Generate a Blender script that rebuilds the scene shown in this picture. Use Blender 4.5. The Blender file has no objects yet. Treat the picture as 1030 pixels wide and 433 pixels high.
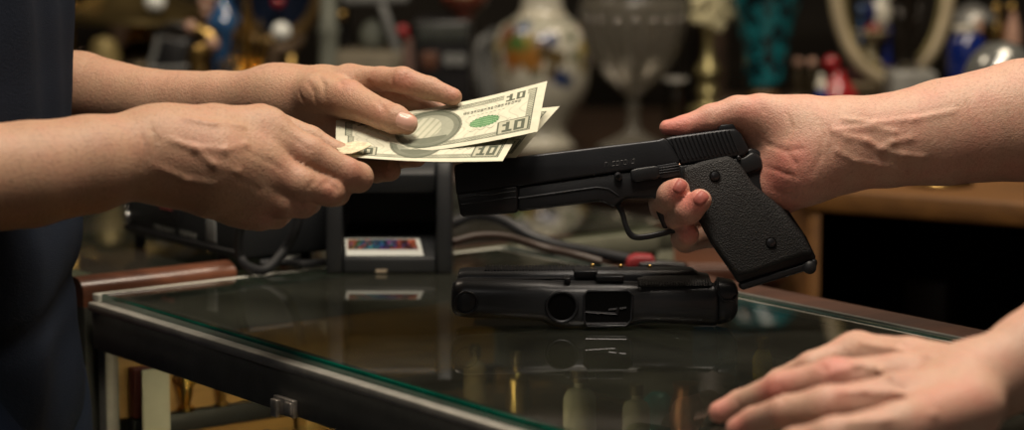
import bpy, bmesh, math, random
import numpy as np
from mathutils import Vector, Matrix

random.seed(7)
rng = np.random.default_rng(7)
scn = bpy.context.scene
COL = scn.collection

# ------------------------------------------------------------------ camera frame
F, CX, CY = 2419.0, 515.0, 216.5
PITCH = math.radians(8.05)
ZT = 0.97                                   # glass counter top
CAM = np.array([0.0, 0.0, ZT + 0.315])
RI = np.array([1.0, 0, 0])
FW = np.array([0, math.cos(PITCH), -math.sin(PITCH)])
UP = np.array([0, math.sin(PITCH), math.cos(PITCH)])


def P(px, py, d):
    return CAM + d * ((px - CX) / F * RI + FW + (CY - py) / F * UP)


def PZ(px, py, z):
    r = (px - CX) / F * RI + FW + (CY - py) / F * UP
    return CAM + r * ((z - CAM[2]) / r[2])


def DZ(px, py, z):
    return float(np.dot(PZ(px, py, z) - CAM, FW))


# ------------------------------------------------------------------ object helpers
def link(o, parent=None):
    COL.objects.link(o)
    if parent is not None:
        o.parent = parent
        bpy.context.view_layer.update()
        o.matrix_parent_inverse = parent.matrix_world.inverted()
    return o


def tag(o, label=None, cat=None, group=None, kind=None):
    if label: o['label'] = label
    if cat: o['category'] = cat
    if group: o['group'] = group
    if kind: o['kind'] = kind
    return o


def thing(name, loc, label, cat, group=None):
    o = bpy.data.objects.new(name, None)
    o.location = Vector(loc)
    o.empty_display_size = 0.02
    link(o)
    bpy.context.view_layer.update()
    return tag(o, label, cat, group)


def mesh_obj(name, verts, faces, mat, parent=None, smooth=True, bevel=0, seg=2, angle=35):
    me = bpy.data.meshes.new(name)
    me.from_pydata([tuple(map(float, v)) for v in verts], [], [tuple(f) for f in faces])
    me.update()
    return finish(name, me, mat, parent, smooth, bevel, seg, angle)


def finish(name, me, mat, parent=None, smooth=True, bevel=0, seg=2, angle=35):
    o = bpy.data.objects.new(name, me)
    if mat is not None:
        for m in (mat if isinstance(mat, (list, tuple)) else [mat]):
            me.materials.append(m)
    link(o, parent)
    if smooth:
        me.shade_smooth()
    if bevel:
        b = o.modifiers.new('bevel', 'BEVEL')
        b.width = bevel; b.segments = seg; b.limit_method = 'ANGLE'; b.angle_limit = math.radians(angle)
    if smooth and not bevel:
        try:
            me.set_sharp_from_angle(angle=math.radians(angle + 10))
        except Exception:
            pass
    if bevel:
        b.harden_normals = False
    return o


class MB:
    """collects shapes into one mesh"""
    def __init__(s): s.v = []; s.f = []

    def add(s, v, f):
        n = len(s.v)
        s.v += [tuple(map(float, p)) for p in v]
        s.f += [tuple(i + n for i in q) for q in f]
        return s

    def box(s, o, ax, ay, az):
        """corner o and three edge vectors"""
        o, ax, ay, az = map(np.array, (o, ax, ay, az))
        v = [o, o + ax, o + ax + ay, o + ay, o + az, o + ax + az, o + ax + ay + az, o + ay + az]
        f = [(0, 3, 2, 1), (4, 5, 6, 7), (0, 1, 5, 4), (1, 2, 6, 5), (2, 3, 7, 6), (3, 0, 4, 7)]
        if np.dot(np.cross(ax, ay), az) < 0: f = [q[::-1] for q in f]
        return s.add(v, f)

    def cbox(s, c, sx, sy, sz, yaw=0.0):
        """box on base centre c"""
        c = np.array(c, float)
        x = np.array([math.cos(yaw), math.sin(yaw), 0]); y = np.array([-math.sin(yaw), math.cos(yaw), 0]); z = np.array([0, 0, 1.0])
        return s.box(c - x * sx / 2 - y * sy / 2, x * sx, y * sy, z * sz)

    def tube(s, pts, r, n=12, cap=True, closed=False):
        pts = [np.array(p, float) for p in pts]
        m = len(pts)
        rr = r if hasattr(r, '__len__') else [r] * m
        base = len(s.v)
        T = []
        for i in range(m):
            a = pts[(i - 1) % m] if (closed or i > 0) else pts[i]
            b = pts[(i + 1) % m] if (closed or i < m - 1) else pts[i]
            t = b - a; T.append(t / (np.linalg.norm(t) + 1e-12))
        ref = np.array([0, 0, 1.0]) if abs(T[0][2]) < .9 else np.array([1.0, 0, 0])
        u = np.cross(T[0], ref); u /= np.linalg.norm(u)
        vs = []
        for i in range(m):
            u = u - T[i] * np.dot(u, T[i]); u /= np.linalg.norm(u) + 1e-12
            w = np.cross(T[i], u)
            for k in range(n):
                a = 2 * math.pi * k / n
                vs.append(pts[i] + rr[i] * (math.cos(a) * u + math.sin(a) * w))
        fs = []
        for i in range(m if closed else m - 1):
            j = (i + 1) % m
            for k in range(n):
                k2 = (k + 1) % n
                fs.append((i * n + k, i * n + k2, j * n + k2, j * n + k))
        if cap and not closed:
            fs.append(tuple(range(n))[::-1]); fs.append(tuple((m - 1) * n + k for k in range(n)))
        return s.add(vs, fs)

    def lathe(s, c, prof, n=32, axis=(0, 0, 1), sx=1.0):
        """prof: list of (radius, height along axis) from base c"""
        c = np.array(c, float); ax = np.array(axis, float); ax /= np.linalg.norm(ax)
        ref = np.array([1.0, 0, 0]) if abs(ax[0]) < .9 else np.array([0, 1.0, 0])
        w = np.cross(ax, ref); w /= np.linalg.norm(w); u = np.cross(w, ax)
        vs = []; fs = []
        for r, h in prof:
            for k in range(n):
                a = 2 * math.pi * k / n
                vs.append(c + ax * h + max(r, 1e-5) * (sx * math.cos(a) * u + math.sin(a) * w))
        for i in range(len(prof) - 1):
            for k in range(n):
                k2 = (k + 1) % n
                fs.append((i * n + k, i * n + k2, (i + 1) * n + k2, (i + 1) * n + k))
        fs.append(tuple(range(n))[::-1]); fs.append(tuple((len(prof) - 1) * n + k for k in range(n)))
        return s.add(vs, fs)

    def ball(s, c, r, n=20, m=12, scale=(1, 1, 1)):
        prof = [(math.sin(math.pi * i / m) * r, -math.cos(math.pi * i / m) * r) for i in range(m + 1)]
        k0 = len(s.v)
        s.lathe((0, 0, 0), prof, n)
        for i in range(k0, len(s.v)):
            s.v[i] = tuple(float(c[j]) + s.v[i][j] * scale[j] for j in range(3))
        return s

    def prism(s, pts, ext):
        """planar outline extruded by vector ext"""
        pts = [np.array(p, float) for p in pts]; n = len(pts); e = np.array(ext, float)
        nrm = np.zeros(3)
        for i in range(n): nrm += np.cross(pts[i], pts[(i + 1) % n])
        if np.dot(nrm, e) > 0: pts = pts[::-1]
        v = pts + [p + e for p in pts]
        f = [tuple(range(n)), tuple(range(2 * n - 1, n - 1, -1))]
        for i in range(n):
            j = (i + 1) % n
            f.append((i, i + n, j + n, j))
        return s.add(v, f)

    def build(s, name, mat, parent=None, **k):
        return mesh_obj(name, s.v, s.f, mat, parent, **k)


def arc(c, u, v, r0, r1, a0, a1, n=24):
    c, u, v = map(np.array, (c, u, v))
    return [c + u * r0 * math.cos(a0 + (a1 - a0) * i / n) + v * r1 * math.sin(a0 + (a1 - a0) * i / n) for i in range(n + 1)]


def spline(pts, n=8):
    pts = [np.array(p, float) for p in pts]
    q = [2 * pts[0] - pts[1]] + pts + [2 * pts[-1] - pts[-2]]
    out = []
    for i in range(1, len(q) - 2):
        for k in range(n):
            t = k / n
            a, b, c, d = q[i - 1], q[i], q[i + 1], q[i + 2]
            out.append(.5 * (2 * b + (c - a) * t + (2 * a - 5 * b + 4 * c - d) * t * t + (3 * b - a - 3 * c + d) * t ** 3))
    out.append(pts[-1])
    return out


# ------------------------------------------------------------------ materials
def new_mat(name):
    m = bpy.data.materials.new(name); m.use_nodes = True
    nt = m.node_tree
    return m, nt, nt.nodes['Principled BSDF']


def mat(name, color, rough=.5, metal=0.0, var=0.25, vscale=40, bump=0.0, bscale=300, coat=0.0, spec=0.5, kind='noise', color2=None, trans=0.0, ior=1.45, emit=0):
    m, nt, b = new_mat(name)
    N = nt.nodes; L = nt.links
    tc = N.new('ShaderNodeTexCoord')
    nz = N.new('ShaderNodeTexNoise'); nz.inputs['Scale'].default_value = vscale; nz.inputs['Detail'].default_value = 5
    L.new(tc.outputs['Object'], nz.inputs['Vector'])
    mx = N.new('ShaderNodeMix'); mx.data_type = 'RGBA'
    c = tuple(color) + (1,)
    c2 = (tuple(color2) + (1,)) if color2 else tuple(x * (1 - var) for x in color) + (1,)
    rp = N.new('ShaderNodeValToRGB'); rp.color_ramp.elements[0].position = .35; rp.color_ramp.elements[1].position = .65
    L.new(nz.outputs['Fac'], rp.inputs['Fac'])
    mx.inputs['A'].default_value = c; mx.inputs['B'].default_value = c2
    L.new(rp.outputs['Color'], mx.inputs['Factor'])
    L.new(mx.outputs['Result'], b.inputs['Base Color'])
    b.inputs['Roughness'].default_value = rough; b.inputs['Metallic'].default_value = metal
    b.inputs['Specular IOR Level'].default_value = spec
    b.inputs['Coat Weight'].default_value = coat; b.inputs['IOR'].default_value = ior
    b.inputs['Transmission Weight'].default_value = trans
    if emit:
        b.inputs['Emission Color'].default_value = c; b.inputs['Emission Strength'].default_value = emit
    if bump:
        if kind == 'voronoi':
            t = N.new('ShaderNodeTexVoronoi'); out = 'Distance'
        else:
            t = N.new('ShaderNodeTexNoise'); t.inputs['Detail'].default_value = 6; out = 'Fac'
        t.inputs['Scale'].default_value = bscale
        L.new(tc.outputs['Object'], t.inputs['Vector'])
        bp = N.new('ShaderNodeBump'); bp.inputs['Strength'].default_value = bump; bp.inputs['Distance'].default_value = .001
        L.new(t.outputs[out], bp.inputs['Height']); L.new(bp.outputs['Normal'], b.inputs['Normal'])
    return m


def wood(name, c1, c2, rough=.4, scale=(3, 40, 40), coat=0.2):
    m, nt, b = new_mat(name)
    N = nt.nodes; L = nt.links
    tc = N.new('ShaderNodeTexCoord'); mp = N.new('ShaderNodeMapping')
    mp.inputs['Scale'].default_value = scale
    nz = N.new('ShaderNodeTexNoise'); nz.inputs['Scale'].default_value = 1.0; nz.inputs['Detail'].default_value = 8; nz.inputs['Distortion'].default_value = 1.2
    rp = N.new('ShaderNodeValToRGB')
    rp.color_ramp.elements[0].color = (*c1, 1); rp.color_ramp.elements[1].color = (*c2, 1)
    rp.color_ramp.elements[0].position = .3; rp.color_ramp.elements[1].position = .7
    L.new(tc.outputs['Object'], mp.inputs['Vector']); L.new(mp.outputs['Vector'], nz.inputs['Vector'])
    L.new(nz.outputs['Fac'], rp.inputs['Fac']); L.new(rp.outputs['Color'], b.inputs['Base Color'])
    b.inputs['Roughness'].default_value = rough; b.inputs['Coat Weight'].default_value = coat
    return m


def glass_pane(name, tint=(.9, .96, .93), rough=.0, ior=1.5):
    """thin architectural glass: tinted see-through mixed with mirror reflection by Fresnel"""
    m, nt, b = new_mat(name)
    N = nt.nodes; L = nt.links
    N.remove(b)
    tr = N.new('ShaderNodeBsdfTransparent'); tr.inputs['Color'].default_value = (*tint, 1)
    gl = N.new('ShaderNodeBsdfGlossy'); gl.inputs['Roughness'].default_value = rough
    fr = N.new('ShaderNodeFresnel'); fr.inputs['IOR'].default_value = ior
    mx = N.new('ShaderNodeMixShader')
    L.new(fr.outputs['Fac'], mx.inputs[0]); L.new(tr.outputs[0], mx.inputs[1]); L.new(gl.outputs[0], mx.inputs[2])
    L.new(mx.outputs[0], N['Material Output'].inputs['Surface'])
    return m


def skin_mat(name, base, pink, dark):
    m, nt, b = new_mat(name)
    N = nt.nodes; L = nt.links
    at = N.new('ShaderNodeAttribute'); at.attribute_name = 'tint'
    sp = N.new('ShaderNodeSeparateColor'); L.new(at.outputs['Color'], sp.inputs[0])
    tc = N.new('ShaderNodeTexCoord')
    n1 = N.new('ShaderNodeTexNoise'); n1.inputs['Scale'].default_value = 55; n1.inputs['Detail'].default_value = 6
    n2 = N.new('ShaderNodeTexNoise'); n2.inputs['Scale'].default_value = 420; n2.inputs['Detail'].default_value = 5
    for n in (n1, n2): L.new(tc.outputs['Object'], n.inputs['Vector'])
    # pink amount = attribute + blotchy noise
    ma = N.new('ShaderNodeMath'); ma.operation = 'MULTIPLY_ADD'; ma.inputs[1].default_value = 1.1; ma.inputs[2].default_value = -.45
    L.new(n1.outputs['Fac'], ma.inputs[0])
    ad = N.new('ShaderNodeMath'); ad.operation = 'ADD'; ad.use_clamp = True
    L.new(ma.outputs[0], ad.inputs[0]); L.new(sp.outputs[0], ad.inputs[1])
    mx = N.new('ShaderNodeMix'); mx.data_type = 'RGBA'
    mx.inputs['A'].default_value = (*base, 1); mx.inputs['B'].default_value = (*pink, 1)
    L.new(ad.outputs[0], mx.inputs['Factor'])
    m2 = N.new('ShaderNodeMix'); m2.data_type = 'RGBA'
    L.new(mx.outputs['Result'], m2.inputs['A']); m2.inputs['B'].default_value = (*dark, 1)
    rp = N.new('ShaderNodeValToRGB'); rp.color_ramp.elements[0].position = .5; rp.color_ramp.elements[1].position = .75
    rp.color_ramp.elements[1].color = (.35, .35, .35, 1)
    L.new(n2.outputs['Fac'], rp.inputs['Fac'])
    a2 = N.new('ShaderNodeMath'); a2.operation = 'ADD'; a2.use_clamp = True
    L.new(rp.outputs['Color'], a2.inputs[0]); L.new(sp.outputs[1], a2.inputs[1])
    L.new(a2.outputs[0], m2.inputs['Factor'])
    L.new(m2.outputs['Result'], b.inputs['Base Color'])
    b.inputs['Roughness'].default_value = .52
    b.inputs['Specular IOR Level'].default_value = .4
    b.inputs['Subsurface Weight'].default_value = .12
    b.inputs['Subsurface Radius'].default_value = (1.0, .35, .2)
    b.inputs['Subsurface Scale'].default_value = .006
    vo = N.new('ShaderNodeTexVoronoi'); vo.inputs['Scale'].default_value = 900
    L.new(tc.outputs['Object'], vo.inputs['Vector'])
    sm = N.new('ShaderNodeMath'); sm.operation = 'MULTIPLY_ADD'; sm.inputs[1].default_value = .5
    L.new(vo.outputs['Distance'], sm.inputs[0]); L.new(n2.outputs['Fac'], sm.inputs[2])
    bp = N.new('ShaderNodeBump'); bp.inputs['Strength'].default_value = .35; bp.inputs['Distance'].default_value = .0012
    L.new(sm.outputs[0], bp.inputs['Height']); L.new(bp.outputs['Normal'], b.inputs['Normal'])
    return m


# ------------------------------------------------------------------ implicit-surface bodies
def smin(a, b, k):
    if k <= 0: return np.minimum(a, b)
    h = np.maximum(k - np.abs(a - b), 0) / k
    return np.minimum(a, b) - h * h * k * .25


def cone_d(p, pr):
    a, b, ra, rb = pr
    ba = b - a; L2 = float(ba @ ba)
    pa = p - a
    h = np.clip(pa @ ba / L2, 0, 1) if L2 > 1e-12 else np.zeros(len(p))
    q = pa - h[:, None] * ba
    return np.sqrt((q * q).sum(1)) - (ra + (rb - ra) * h)


class Body:
    """smooth union of tapered bones: one base group, limbs blended into it, creases cut, ridges added"""
    def __init__(s, kb=.012):
        s.base = []; s.chains = []; s.kb = kb; s.limbs = []; s.cuts = []; s.adds = []; s.spots = []; s.disp = None; s.shades = []

    def bone(s, pts, limb=None, k=.006, kin=.003):
        """pts: list of (pos, radius)"""
        pr = [(np.array(a[0], float), np.array(b[0], float), float(a[1]), float(b[1])) for a, b in zip(pts[:-1], pts[1:])]
        if limb is None: s.base += pr; s.chains.append(len(pr))
        else: s.limbs.append((pr, k, kin))

    def fin(s, pts, k=.006, kin=.003): s.bone(pts, True, k, kin)

    def dist(s, p, keep=None):
        big = np.full(len(p), 1.0)
        b = big.copy(); n = 0

        def ok(): return keep is None or keep[n]
        i0 = 0
        for L in s.chains:
            l = None
            for pr in s.base[i0:i0 + L]:
                if ok():
                    dd = cone_d(p, pr)
                    l = dd if l is None else smin(l, dd, .004)
                n += 1
            i0 += L
            if l is not None: b = smin(b, l, s.kb)
        out = b
        for prs, k, kin in s.limbs:
            l = None
            for pr in prs:
                if ok():
                    dd = cone_d(p, pr)
                    l = dd if l is None else smin(l, dd, kin)
                n += 1
            if l is not None: out = np.minimum(out, smin(b, l, k))
        for pr, k in s.adds:
            if ok(): out = smin(out, cone_d(p, pr), k)
            n += 1
        for pr, k in s.cuts:
            if ok(): out = -smin(-out, cone_d(p, pr), k)
            n += 1
        if s.disp is not None: out = out + s.disp(p)
        return out

    def prims(s):
        return s.base + [q for l in s.limbs for q in l[0]] + [q[0] for q in s.adds] + [q[0] for q in s.cuts]

    def hit(s, px, py, d0=1.15, d1=1.95):
        """camera-depth of the first surface under a picture point"""
        o = P(px, py, 1.0) - CAM
        d = d0
        for _ in range(90):
            v = float(s.dist((CAM + o * d)[None])[0])
            if v < 2e-4: return d
            d += max(v * .9, 2e-4)
            if d > d1: return None
        return d

    def trace(s, pts, r, k, cut=True, off=0.0, jit=0):
        """crease (cut) or vein (ridge) along picture points on the surface; r in px"""
        q = []
        for x, y in spline([np.array([a, b, 0.0]) for a, b in pts], 3) if False else [(a, b) for a, b in pts]:
            d = s.hit(x, y)
            if d is None: continue
            q.append((P(x, y, d + off), d))
        n = len(q)
        new = []
        for i in range(n - 1):
            t0 = math.sin(math.pi * (i + .3) / (n - .4)) * .7 + .3; t1 = math.sin(math.pi * (i + 1.0) / (n - .4)) * .7 + .3
            new.append(((q[i][0], q[i + 1][0], r * t0 * q[i][1] / F, r * max(t1, .3) * q[i + 1][1] / F), k))
        return new

    def creases(s, lst):
        acc = []
        for pts, r in lst: acc += s.trace(pts, r, .0022, True, off=-r * .35 / F * 1.6)
        s.cuts += acc

    def veins(s, lst):
        acc = []
        for pts, r in lst: acc += s.trace(pts, r, .004, False, off=r * .55 / F * 1.6)
        s.adds += acc

    def spot(s, px, py, r, amt=.6, dark=0.0):
        d = s.hit(px, py)
        if d: s.spots.append((P(px, py, d), r * d / F, amt, dark))

    def mesh(s, h, B=24, clip=None):
        pr = s.prims()
        lo = np.min([np.minimum(q[0], q[1]) - max(q[2], q[3]) for q in pr], 0) - 4 * h
        hi = np.max([np.maximum(q[0], q[1]) + max(q[2], q[3]) for q in pr], 0) + 4 * h
        nb = np.ceil((hi - lo) / (h * B)).astype(int)
        N = nb * B + 8
        R = math.sqrt(3) * B * h / 2
        gid = lambda i, j, k: ((i + 2) * N[1] + (j + 2)) * N[2] + (k + 2)
        ids, pos, quads = [], [], []
        idx = np.stack(np.meshgrid(*[np.arange(nb[i]) for i in range(3)], indexing='ij'), -1).reshape(-1, 3)
        cen = lo + (idx + .5) * B * h
        D = np.stack([cone_d(cen, q) for q in pr], 1)
        act = D.min(1) < R + .02
        g = np.arange(B + 1)
        G = np.stack(np.meshgrid(g, g, g, indexing='ij'), -1)
        for c, dd, blk in zip(cen[act], D[act], idx[act]):
            v = float(s.dist(c[None])[0])
            if abs(v) > R * 1.25 + .006: continue
            keep = dd < dd.min() + 2 * R + .03
            p = lo + (blk * B + G.reshape(-1, 3)) * h
            val = s.dist(p, keep).reshape(B + 1, B + 1, B + 1)
            ins = val < 0
            if ins.all() or not ins.any(): continue
            c8 = [ins[a:B + a, b:B + b, cc:B + cc] for a in (0, 1) for b in (0, 1) for cc in (0, 1)]
            sm = sum(x.astype(np.int8) for x in c8)
            cells = np.argwhere((sm > 0) & (sm < 8))
            acc = np.zeros((len(cells), 3)); cnt = np.zeros(len(cells))
            for ax in range(3):
                o1, o2 = [a for a in range(3) if a != ax]
                for u in (0, 1):
                    for w in (0, 1):
                        n0 = cells.copy(); n0[:, o1] += u; n0[:, o2] += w
                        n1 = n0.copy(); n1[:, ax] += 1
                        v0 = val[tuple(n0.T)]; v1 = val[tuple(n1.T)]
                        m = (v0 < 0) != (v1 < 0)
                        t = np.where(m, v0 / np.where(m, v0 - v1, 1), 0)
                        q = n0.astype(float); q[:, ax] += t
                        acc[m] += q[m]; cnt[m] += 1
            gc = cells + blk * B
            ids.append(gid(gc[:, 0], gc[:, 1], gc[:, 2])); pos.append(lo + (blk * B + acc / cnt[:, None]) * h)
            for ax in range(3):
                o1, o2 = [(1, 2), (2, 0), (0, 1)][ax]
                s0 = ins[:B, :B, :B]
                sl = [slice(0, B)] * 3; sl[ax] = slice(1, B + 1)
                s1 = ins[tuple(sl)]
                e = np.argwhere(s0 != s1)
                if not len(e): continue
                flip = s0[tuple(e.T)]
                e = e + blk * B
                q = []
                for u, w in ((-1, -1), (0, -1), (0, 0), (-1, 0)):
                    n = e.copy(); n[:, o1] += u; n[:, o2] += w
                    q.append(gid(n[:, 0], n[:, 1], n[:, 2]))
                q = np.stack(q, 1)
                q[~flip] = q[~flip][:, ::-1]
                quads.append(q)
        ids = np.concatenate(ids); pos = np.concatenate(pos); quads = np.concatenate(quads)
        o = np.argsort(ids); ids = ids[o]; pos = pos[o]
        ix = np.searchsorted(ids, quads); ix = np.minimum(ix, len(ids) - 1)
        good = (ids[ix] == quads).all(1)
        return pos, ix[good]

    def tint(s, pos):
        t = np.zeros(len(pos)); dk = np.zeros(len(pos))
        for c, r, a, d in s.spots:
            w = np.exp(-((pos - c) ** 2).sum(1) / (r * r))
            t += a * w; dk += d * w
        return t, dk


def np_mesh(name, pos, quads, mat_, parent=None, tint=None):
    me = bpy.data.meshes.new(name)
    n = len(pos); q = len(quads)
    me.vertices.add(n); me.vertices.foreach_set('co', np.asarray(pos, np.float32).ravel())
    me.loops.add(q * 4); me.loops.foreach_set('vertex_index', np.asarray(quads, np.int32).ravel())
    me.polygons.add(q); me.polygons.foreach_set('loop_start', np.arange(0, q * 4, 4, dtype=np.int32))
    me.update(calc_edges=True); me.validate()
    if tint is not None:
        at = me.attributes.new('tint', 'FLOAT_COLOR', 'POINT')
        c = np.ones((n, 4), np.float32); c[:, 0] = tint[0]; c[:, 1] = tint[1]; c[:, 2] = 0
        at.data.foreach_set('color', c.ravel())
    me.materials.append(mat_)
    o = bpy.data.objects.new(name, me)
    link(o, parent)
    me.shade_smooth()
    return o


def nail(body, cx, cy, ux, uy, half_l, half_w, parent, mat_, curve=1.0):
    """fingernail patch lying on the body surface around a picture point; (ux,uy) picture direction of the tip"""
    n = math.hypot(ux, uy); ux /= n; uy /= n
    vs, fs = [], []
    A, Bn = 9, 7
    last = body.hit(cx, cy)
    if last is None: return
    for i in range(A):
        for j in range(Bn):
            a = -1 + 2 * i / (A - 1); b = -1 + 2 * j / (Bn - 1)
            # rounded rectangle mapping
            a2 = a * (1 - .18 * b * b); b2 = b * (1 - .12 * a * a)
            x = cx + a2 * half_l * ux - b2 * half_w * uy
            y = cy + a2 * half_l * uy + b2 * half_w * ux
            d = body.hit(x, y)
            if d is None or abs(d - last) > .012: d = last
            edge = max(abs(a), abs(b))
            vs.append(P(x, y, d - .0007 + (.0009 if edge > .99 else 0)))
    for i in range(A - 1):
        for j in range(Bn - 1):
            q = (i * Bn + j, i * Bn + j + 1, (i + 1) * Bn + j + 1, (i + 1) * Bn + j)
            fs.append(q)
    o = mesh_obj('fingernail', vs, fs, mat_, parent)
    return o


def arm_hair(body, regions, count, mat_, parent, rad=.00005):
    """fine short hairs lying along the forearm; regions: list of (px0, py0, px1, py1) picture boxes in which roots are found on the surface"""
    mb = MB(); r = random.Random(4)
    for _ in range(count):
        x0, y0, x1, y1 = regions[r.randrange(len(regions))]
        x = r.uniform(x0, x1); y = r.uniform(y0, y1)
        d = body.hit(x, y)
        if d is None: continue
        p = P(x, y, d); e = .0012
        g = np.array([body.dist((p + e * np.eye(3)[k])[None])[0] - body.dist((p - e * np.eye(3)[k])[None])[0] for k in range(3)]); g /= np.linalg.norm(g) + 1e-9
        t = np.array([r.gauss(0.6, .5), r.gauss(0, .4), r.gauss(-.5, .5)]); t -= g * (t @ g); t /= np.linalg.norm(t) + 1e-9
        L = r.uniform(.004, .010)
        mb.tube([p, p + t * L * .5 + g * L * .28, p + t * L + g * L * .32], [rad, rad, rad * .4], 3, cap=False)
    if not mb.v: return
    o = mb.build('arm_hair', mat_, parent)
    tag(o, kind='stuff')
# ================================================================== PEOPLE
def J(px, py, d, r): return (P(px, py, d), r * d / F)


SKIN_L = skin_mat('customer skin', (.43, .26, .17), (.45, .19, .135), (.20, .105, .065))
SKIN_R = skin_mat('seller skin', (.52, .32, .235), (.56, .20, .16), (.28, .145, .10))
NAIL = mat('fingernail', (.66, .38, .30), rough=.32, var=.10, vscale=200, coat=.1)
H_FINE = .0017

# ---- customer, far arm (left hand, thumb on the notes)
armA = Body(.016)
eA = J(-70, 96, 1.84, 44)
armA.bone([eA, J(20, 86, 1.81, 43), J(80, 92, 1.79, 39.5), J(150, 103, 1.765, 33), J(220, 102, 1.745, 30), J(275, 99, 1.725, 29)])
armA.bone([J(275, 99, 1.725, 26), J(318, 100, 1.705, 29), J(345, 97, 1.70, 26)])
armA.bone([J(280, 92, 1.735, 22), J(328, 86, 1.72, 18), J(360, 83, 1.712, 12.5)])
armA.bone([J(280, 104, 1.73, 20), J(320, 118, 1.71, 22), J(345, 130, 1.69, 15)])
# thumb
armA.fin([J(322, 95, 1.685, 22), J(350, 100, 1.665, 19.5), J(384, 115, 1.644, 14.8), J(397, 120, 1.638, 14.5), J(409, 124.5, 1.634, 11.5)], k=.010)
# index finger behind the notes
armA.fin([J(352, 80, 1.70, 15), J(384, 79.5, 1.685, 12), J(405, 80.5, 1.676, 13.0), J(432, 89, 1.672, 11.5), J(456, 97.5, 1.668, 9)], k=.008)
armA.fin([J(350, 84, 1.715, 14), J(392, 92, 1.70, 13), J(425, 106, 1.69, 11), J(445, 114, 1.685, 9)], k=.006)
# finger ends under the notes
armA.fin([J(340, 128, 1.70, 14), J(372, 152, 1.672, 12.5), J(400, 159, 1.655, 10.5), J(420, 160, 1.645, 8.5)], k=.006)
armA.fin([J(330, 132, 1.70, 14), J(352, 160, 1.668, 13), J(378, 171, 1.648, 12.5), J(392, 171.5, 1.638, 11.5)], k=.006)
armA.creases([([(378, 101), (384, 106), (387, 114)], 1.3), ([(369, 82), (382, 92), (392, 99)], 2.2),
              ([(320, 76), (326, 86), (326, 98)], 1.3), ([(309, 82), (315, 92), (317, 104)], 1.2), ([(300, 92), (306, 104)], 1.1), ([(332, 71), (340, 79), (345, 86)], 1.4),
              ([(397, 69), (393, 79), (396, 88)], 1.1), ([(411, 73), (409, 84)], .9), ([(449, 89), (446, 97)], .8)])
for s in [(404, 81, 14, .7), (411, 126, 12, .5), (455, 96, 12, .6), (352, 84, 14, .45), (386, 92, 14, .6), (390, 170, 14, .6), (412, 161, 12, .5), (384, 112, 12, .4)]: armA.spot(*s)
armA.spot(378, 92, 12, .35, .55)  # paints the shadow in the thumb web as darker skin

# ---- customer, near arm (right hand, pinching the notes)
armB = Body(.016)
eB = J(-150, 182, 1.45, 52)
armB.bone([eB, J(-40, 178, 1.475, 56), J(30, 172, 1.50, 53), J(90, 162, 1.52, 49), J(140, 152, 1.54, 43), J(165, 150, 1.55, 41)])
armB.bone([J(165, 140, 1.55, 32), J(215, 130, 1.56, 28), J(268, 128, 1.575, 24)])
armB.bone([J(165, 152, 1.545, 40), J(215, 155, 1.545, 36), J(262, 158, 1.56, 25)])
armB.bone([J(165, 162, 1.55, 32), J(215, 175, 1.55, 32), J(255, 186, 1.56, 23)])
armB.bone([J(170, 170, 1.56, 26), J(212, 190, 1.565, 24), J(246, 204, 1.57, 20)])
# thumb on the far side
armB.fin([J(200, 128, 1.60, 24), J(262, 121, 1.615, 19), J(312, 138, 1.615, 14), J(342, 151, 1.612, 10), J(352, 155, 1.611, 8)], k=.012)
# fingers: first joints toward the notes, then folded back
armB.fin([J(262, 130, 1.572, 23), J(310, 152, 1.572, 18.5), J(348, 171, 1.578, 15.5), J(360, 175.5, 1.586, 15), J(352, 172, 1.612, 12), J(335, 168, 1.625, 11)], k=.008)
armB.fin([J(258, 160, 1.562, 23), J(300, 182, 1.562, 18), J(332, 190, 1.572, 14.5), J(338, 190, 1.585, 14), J(325, 184, 1.612, 11)], k=.008)
armB.fin([J(248, 186, 1.562, 22), J(285, 200, 1.565, 17), J(305, 202, 1.572, 14), J(310, 200, 1.588, 13), J(298, 194, 1.61, 11)], k=.008)
armB.fin([J(238, 204, 1.568, 20), J(262, 213, 1.570, 15.5), J(277, 214, 1.578, 13), J(282, 211, 1.59, 12), J(272, 205, 1.61, 10)], k=.008)
armB.creases([([(322, 184), (330, 180), (338, 186), (334, 196)], 1.6), ([(318, 178), (310, 186)], .9), ([(296, 206), (303, 212)], 1.2), ([(250, 150), (272, 160), (285, 168)], 1.1),
              ([(240, 178), (262, 188)], 1.0), ([(150, 120), (157, 138), (153, 158)], 1.1), ([(141, 126), (146, 146), (143, 166)], 1.0), ([(284, 128), (300, 140), (312, 148)], .8)])
armB.veins([([(172, 138), (196, 146), (226, 148), (248, 142)], 1.0), ([(196, 146), (214, 162), (240, 170)], 1.0), ([(160, 166), (188, 178), (214, 182)], .9), ([(186, 116), (216, 122), (244, 124)], .9)])
for s in [(352, 170, 18, .6), (330, 190, 15, .65), (304, 203, 14, .6), (274, 214, 14, .55), (285, 168, 18, .3), (308, 150, 16, .3), (195, 150, 22, .2)]: armB.spot(*s)

_dn = UP * (-3.2 * 1.55 / F)
for _l in [armB.base, armB.adds, armB.cuts] + [q[0] for q in armB.limbs]:
    for _i, _q in enumerate(_l):
        if len(_q) == 4: _l[_i] = (_q[0] + _dn, _q[1] + _dn, _q[2], _q[3])
        else: _l[_i] = ((_q[0][0] + _dn, _q[0][1] + _dn, _q[0][2], _q[0][3]), _q[1])
armB.spots = [(q[0] + _dn, q[1], q[2], q[3]) for q in armB.spots]
eB = (eB[0] + _dn, eB[1])

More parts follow.
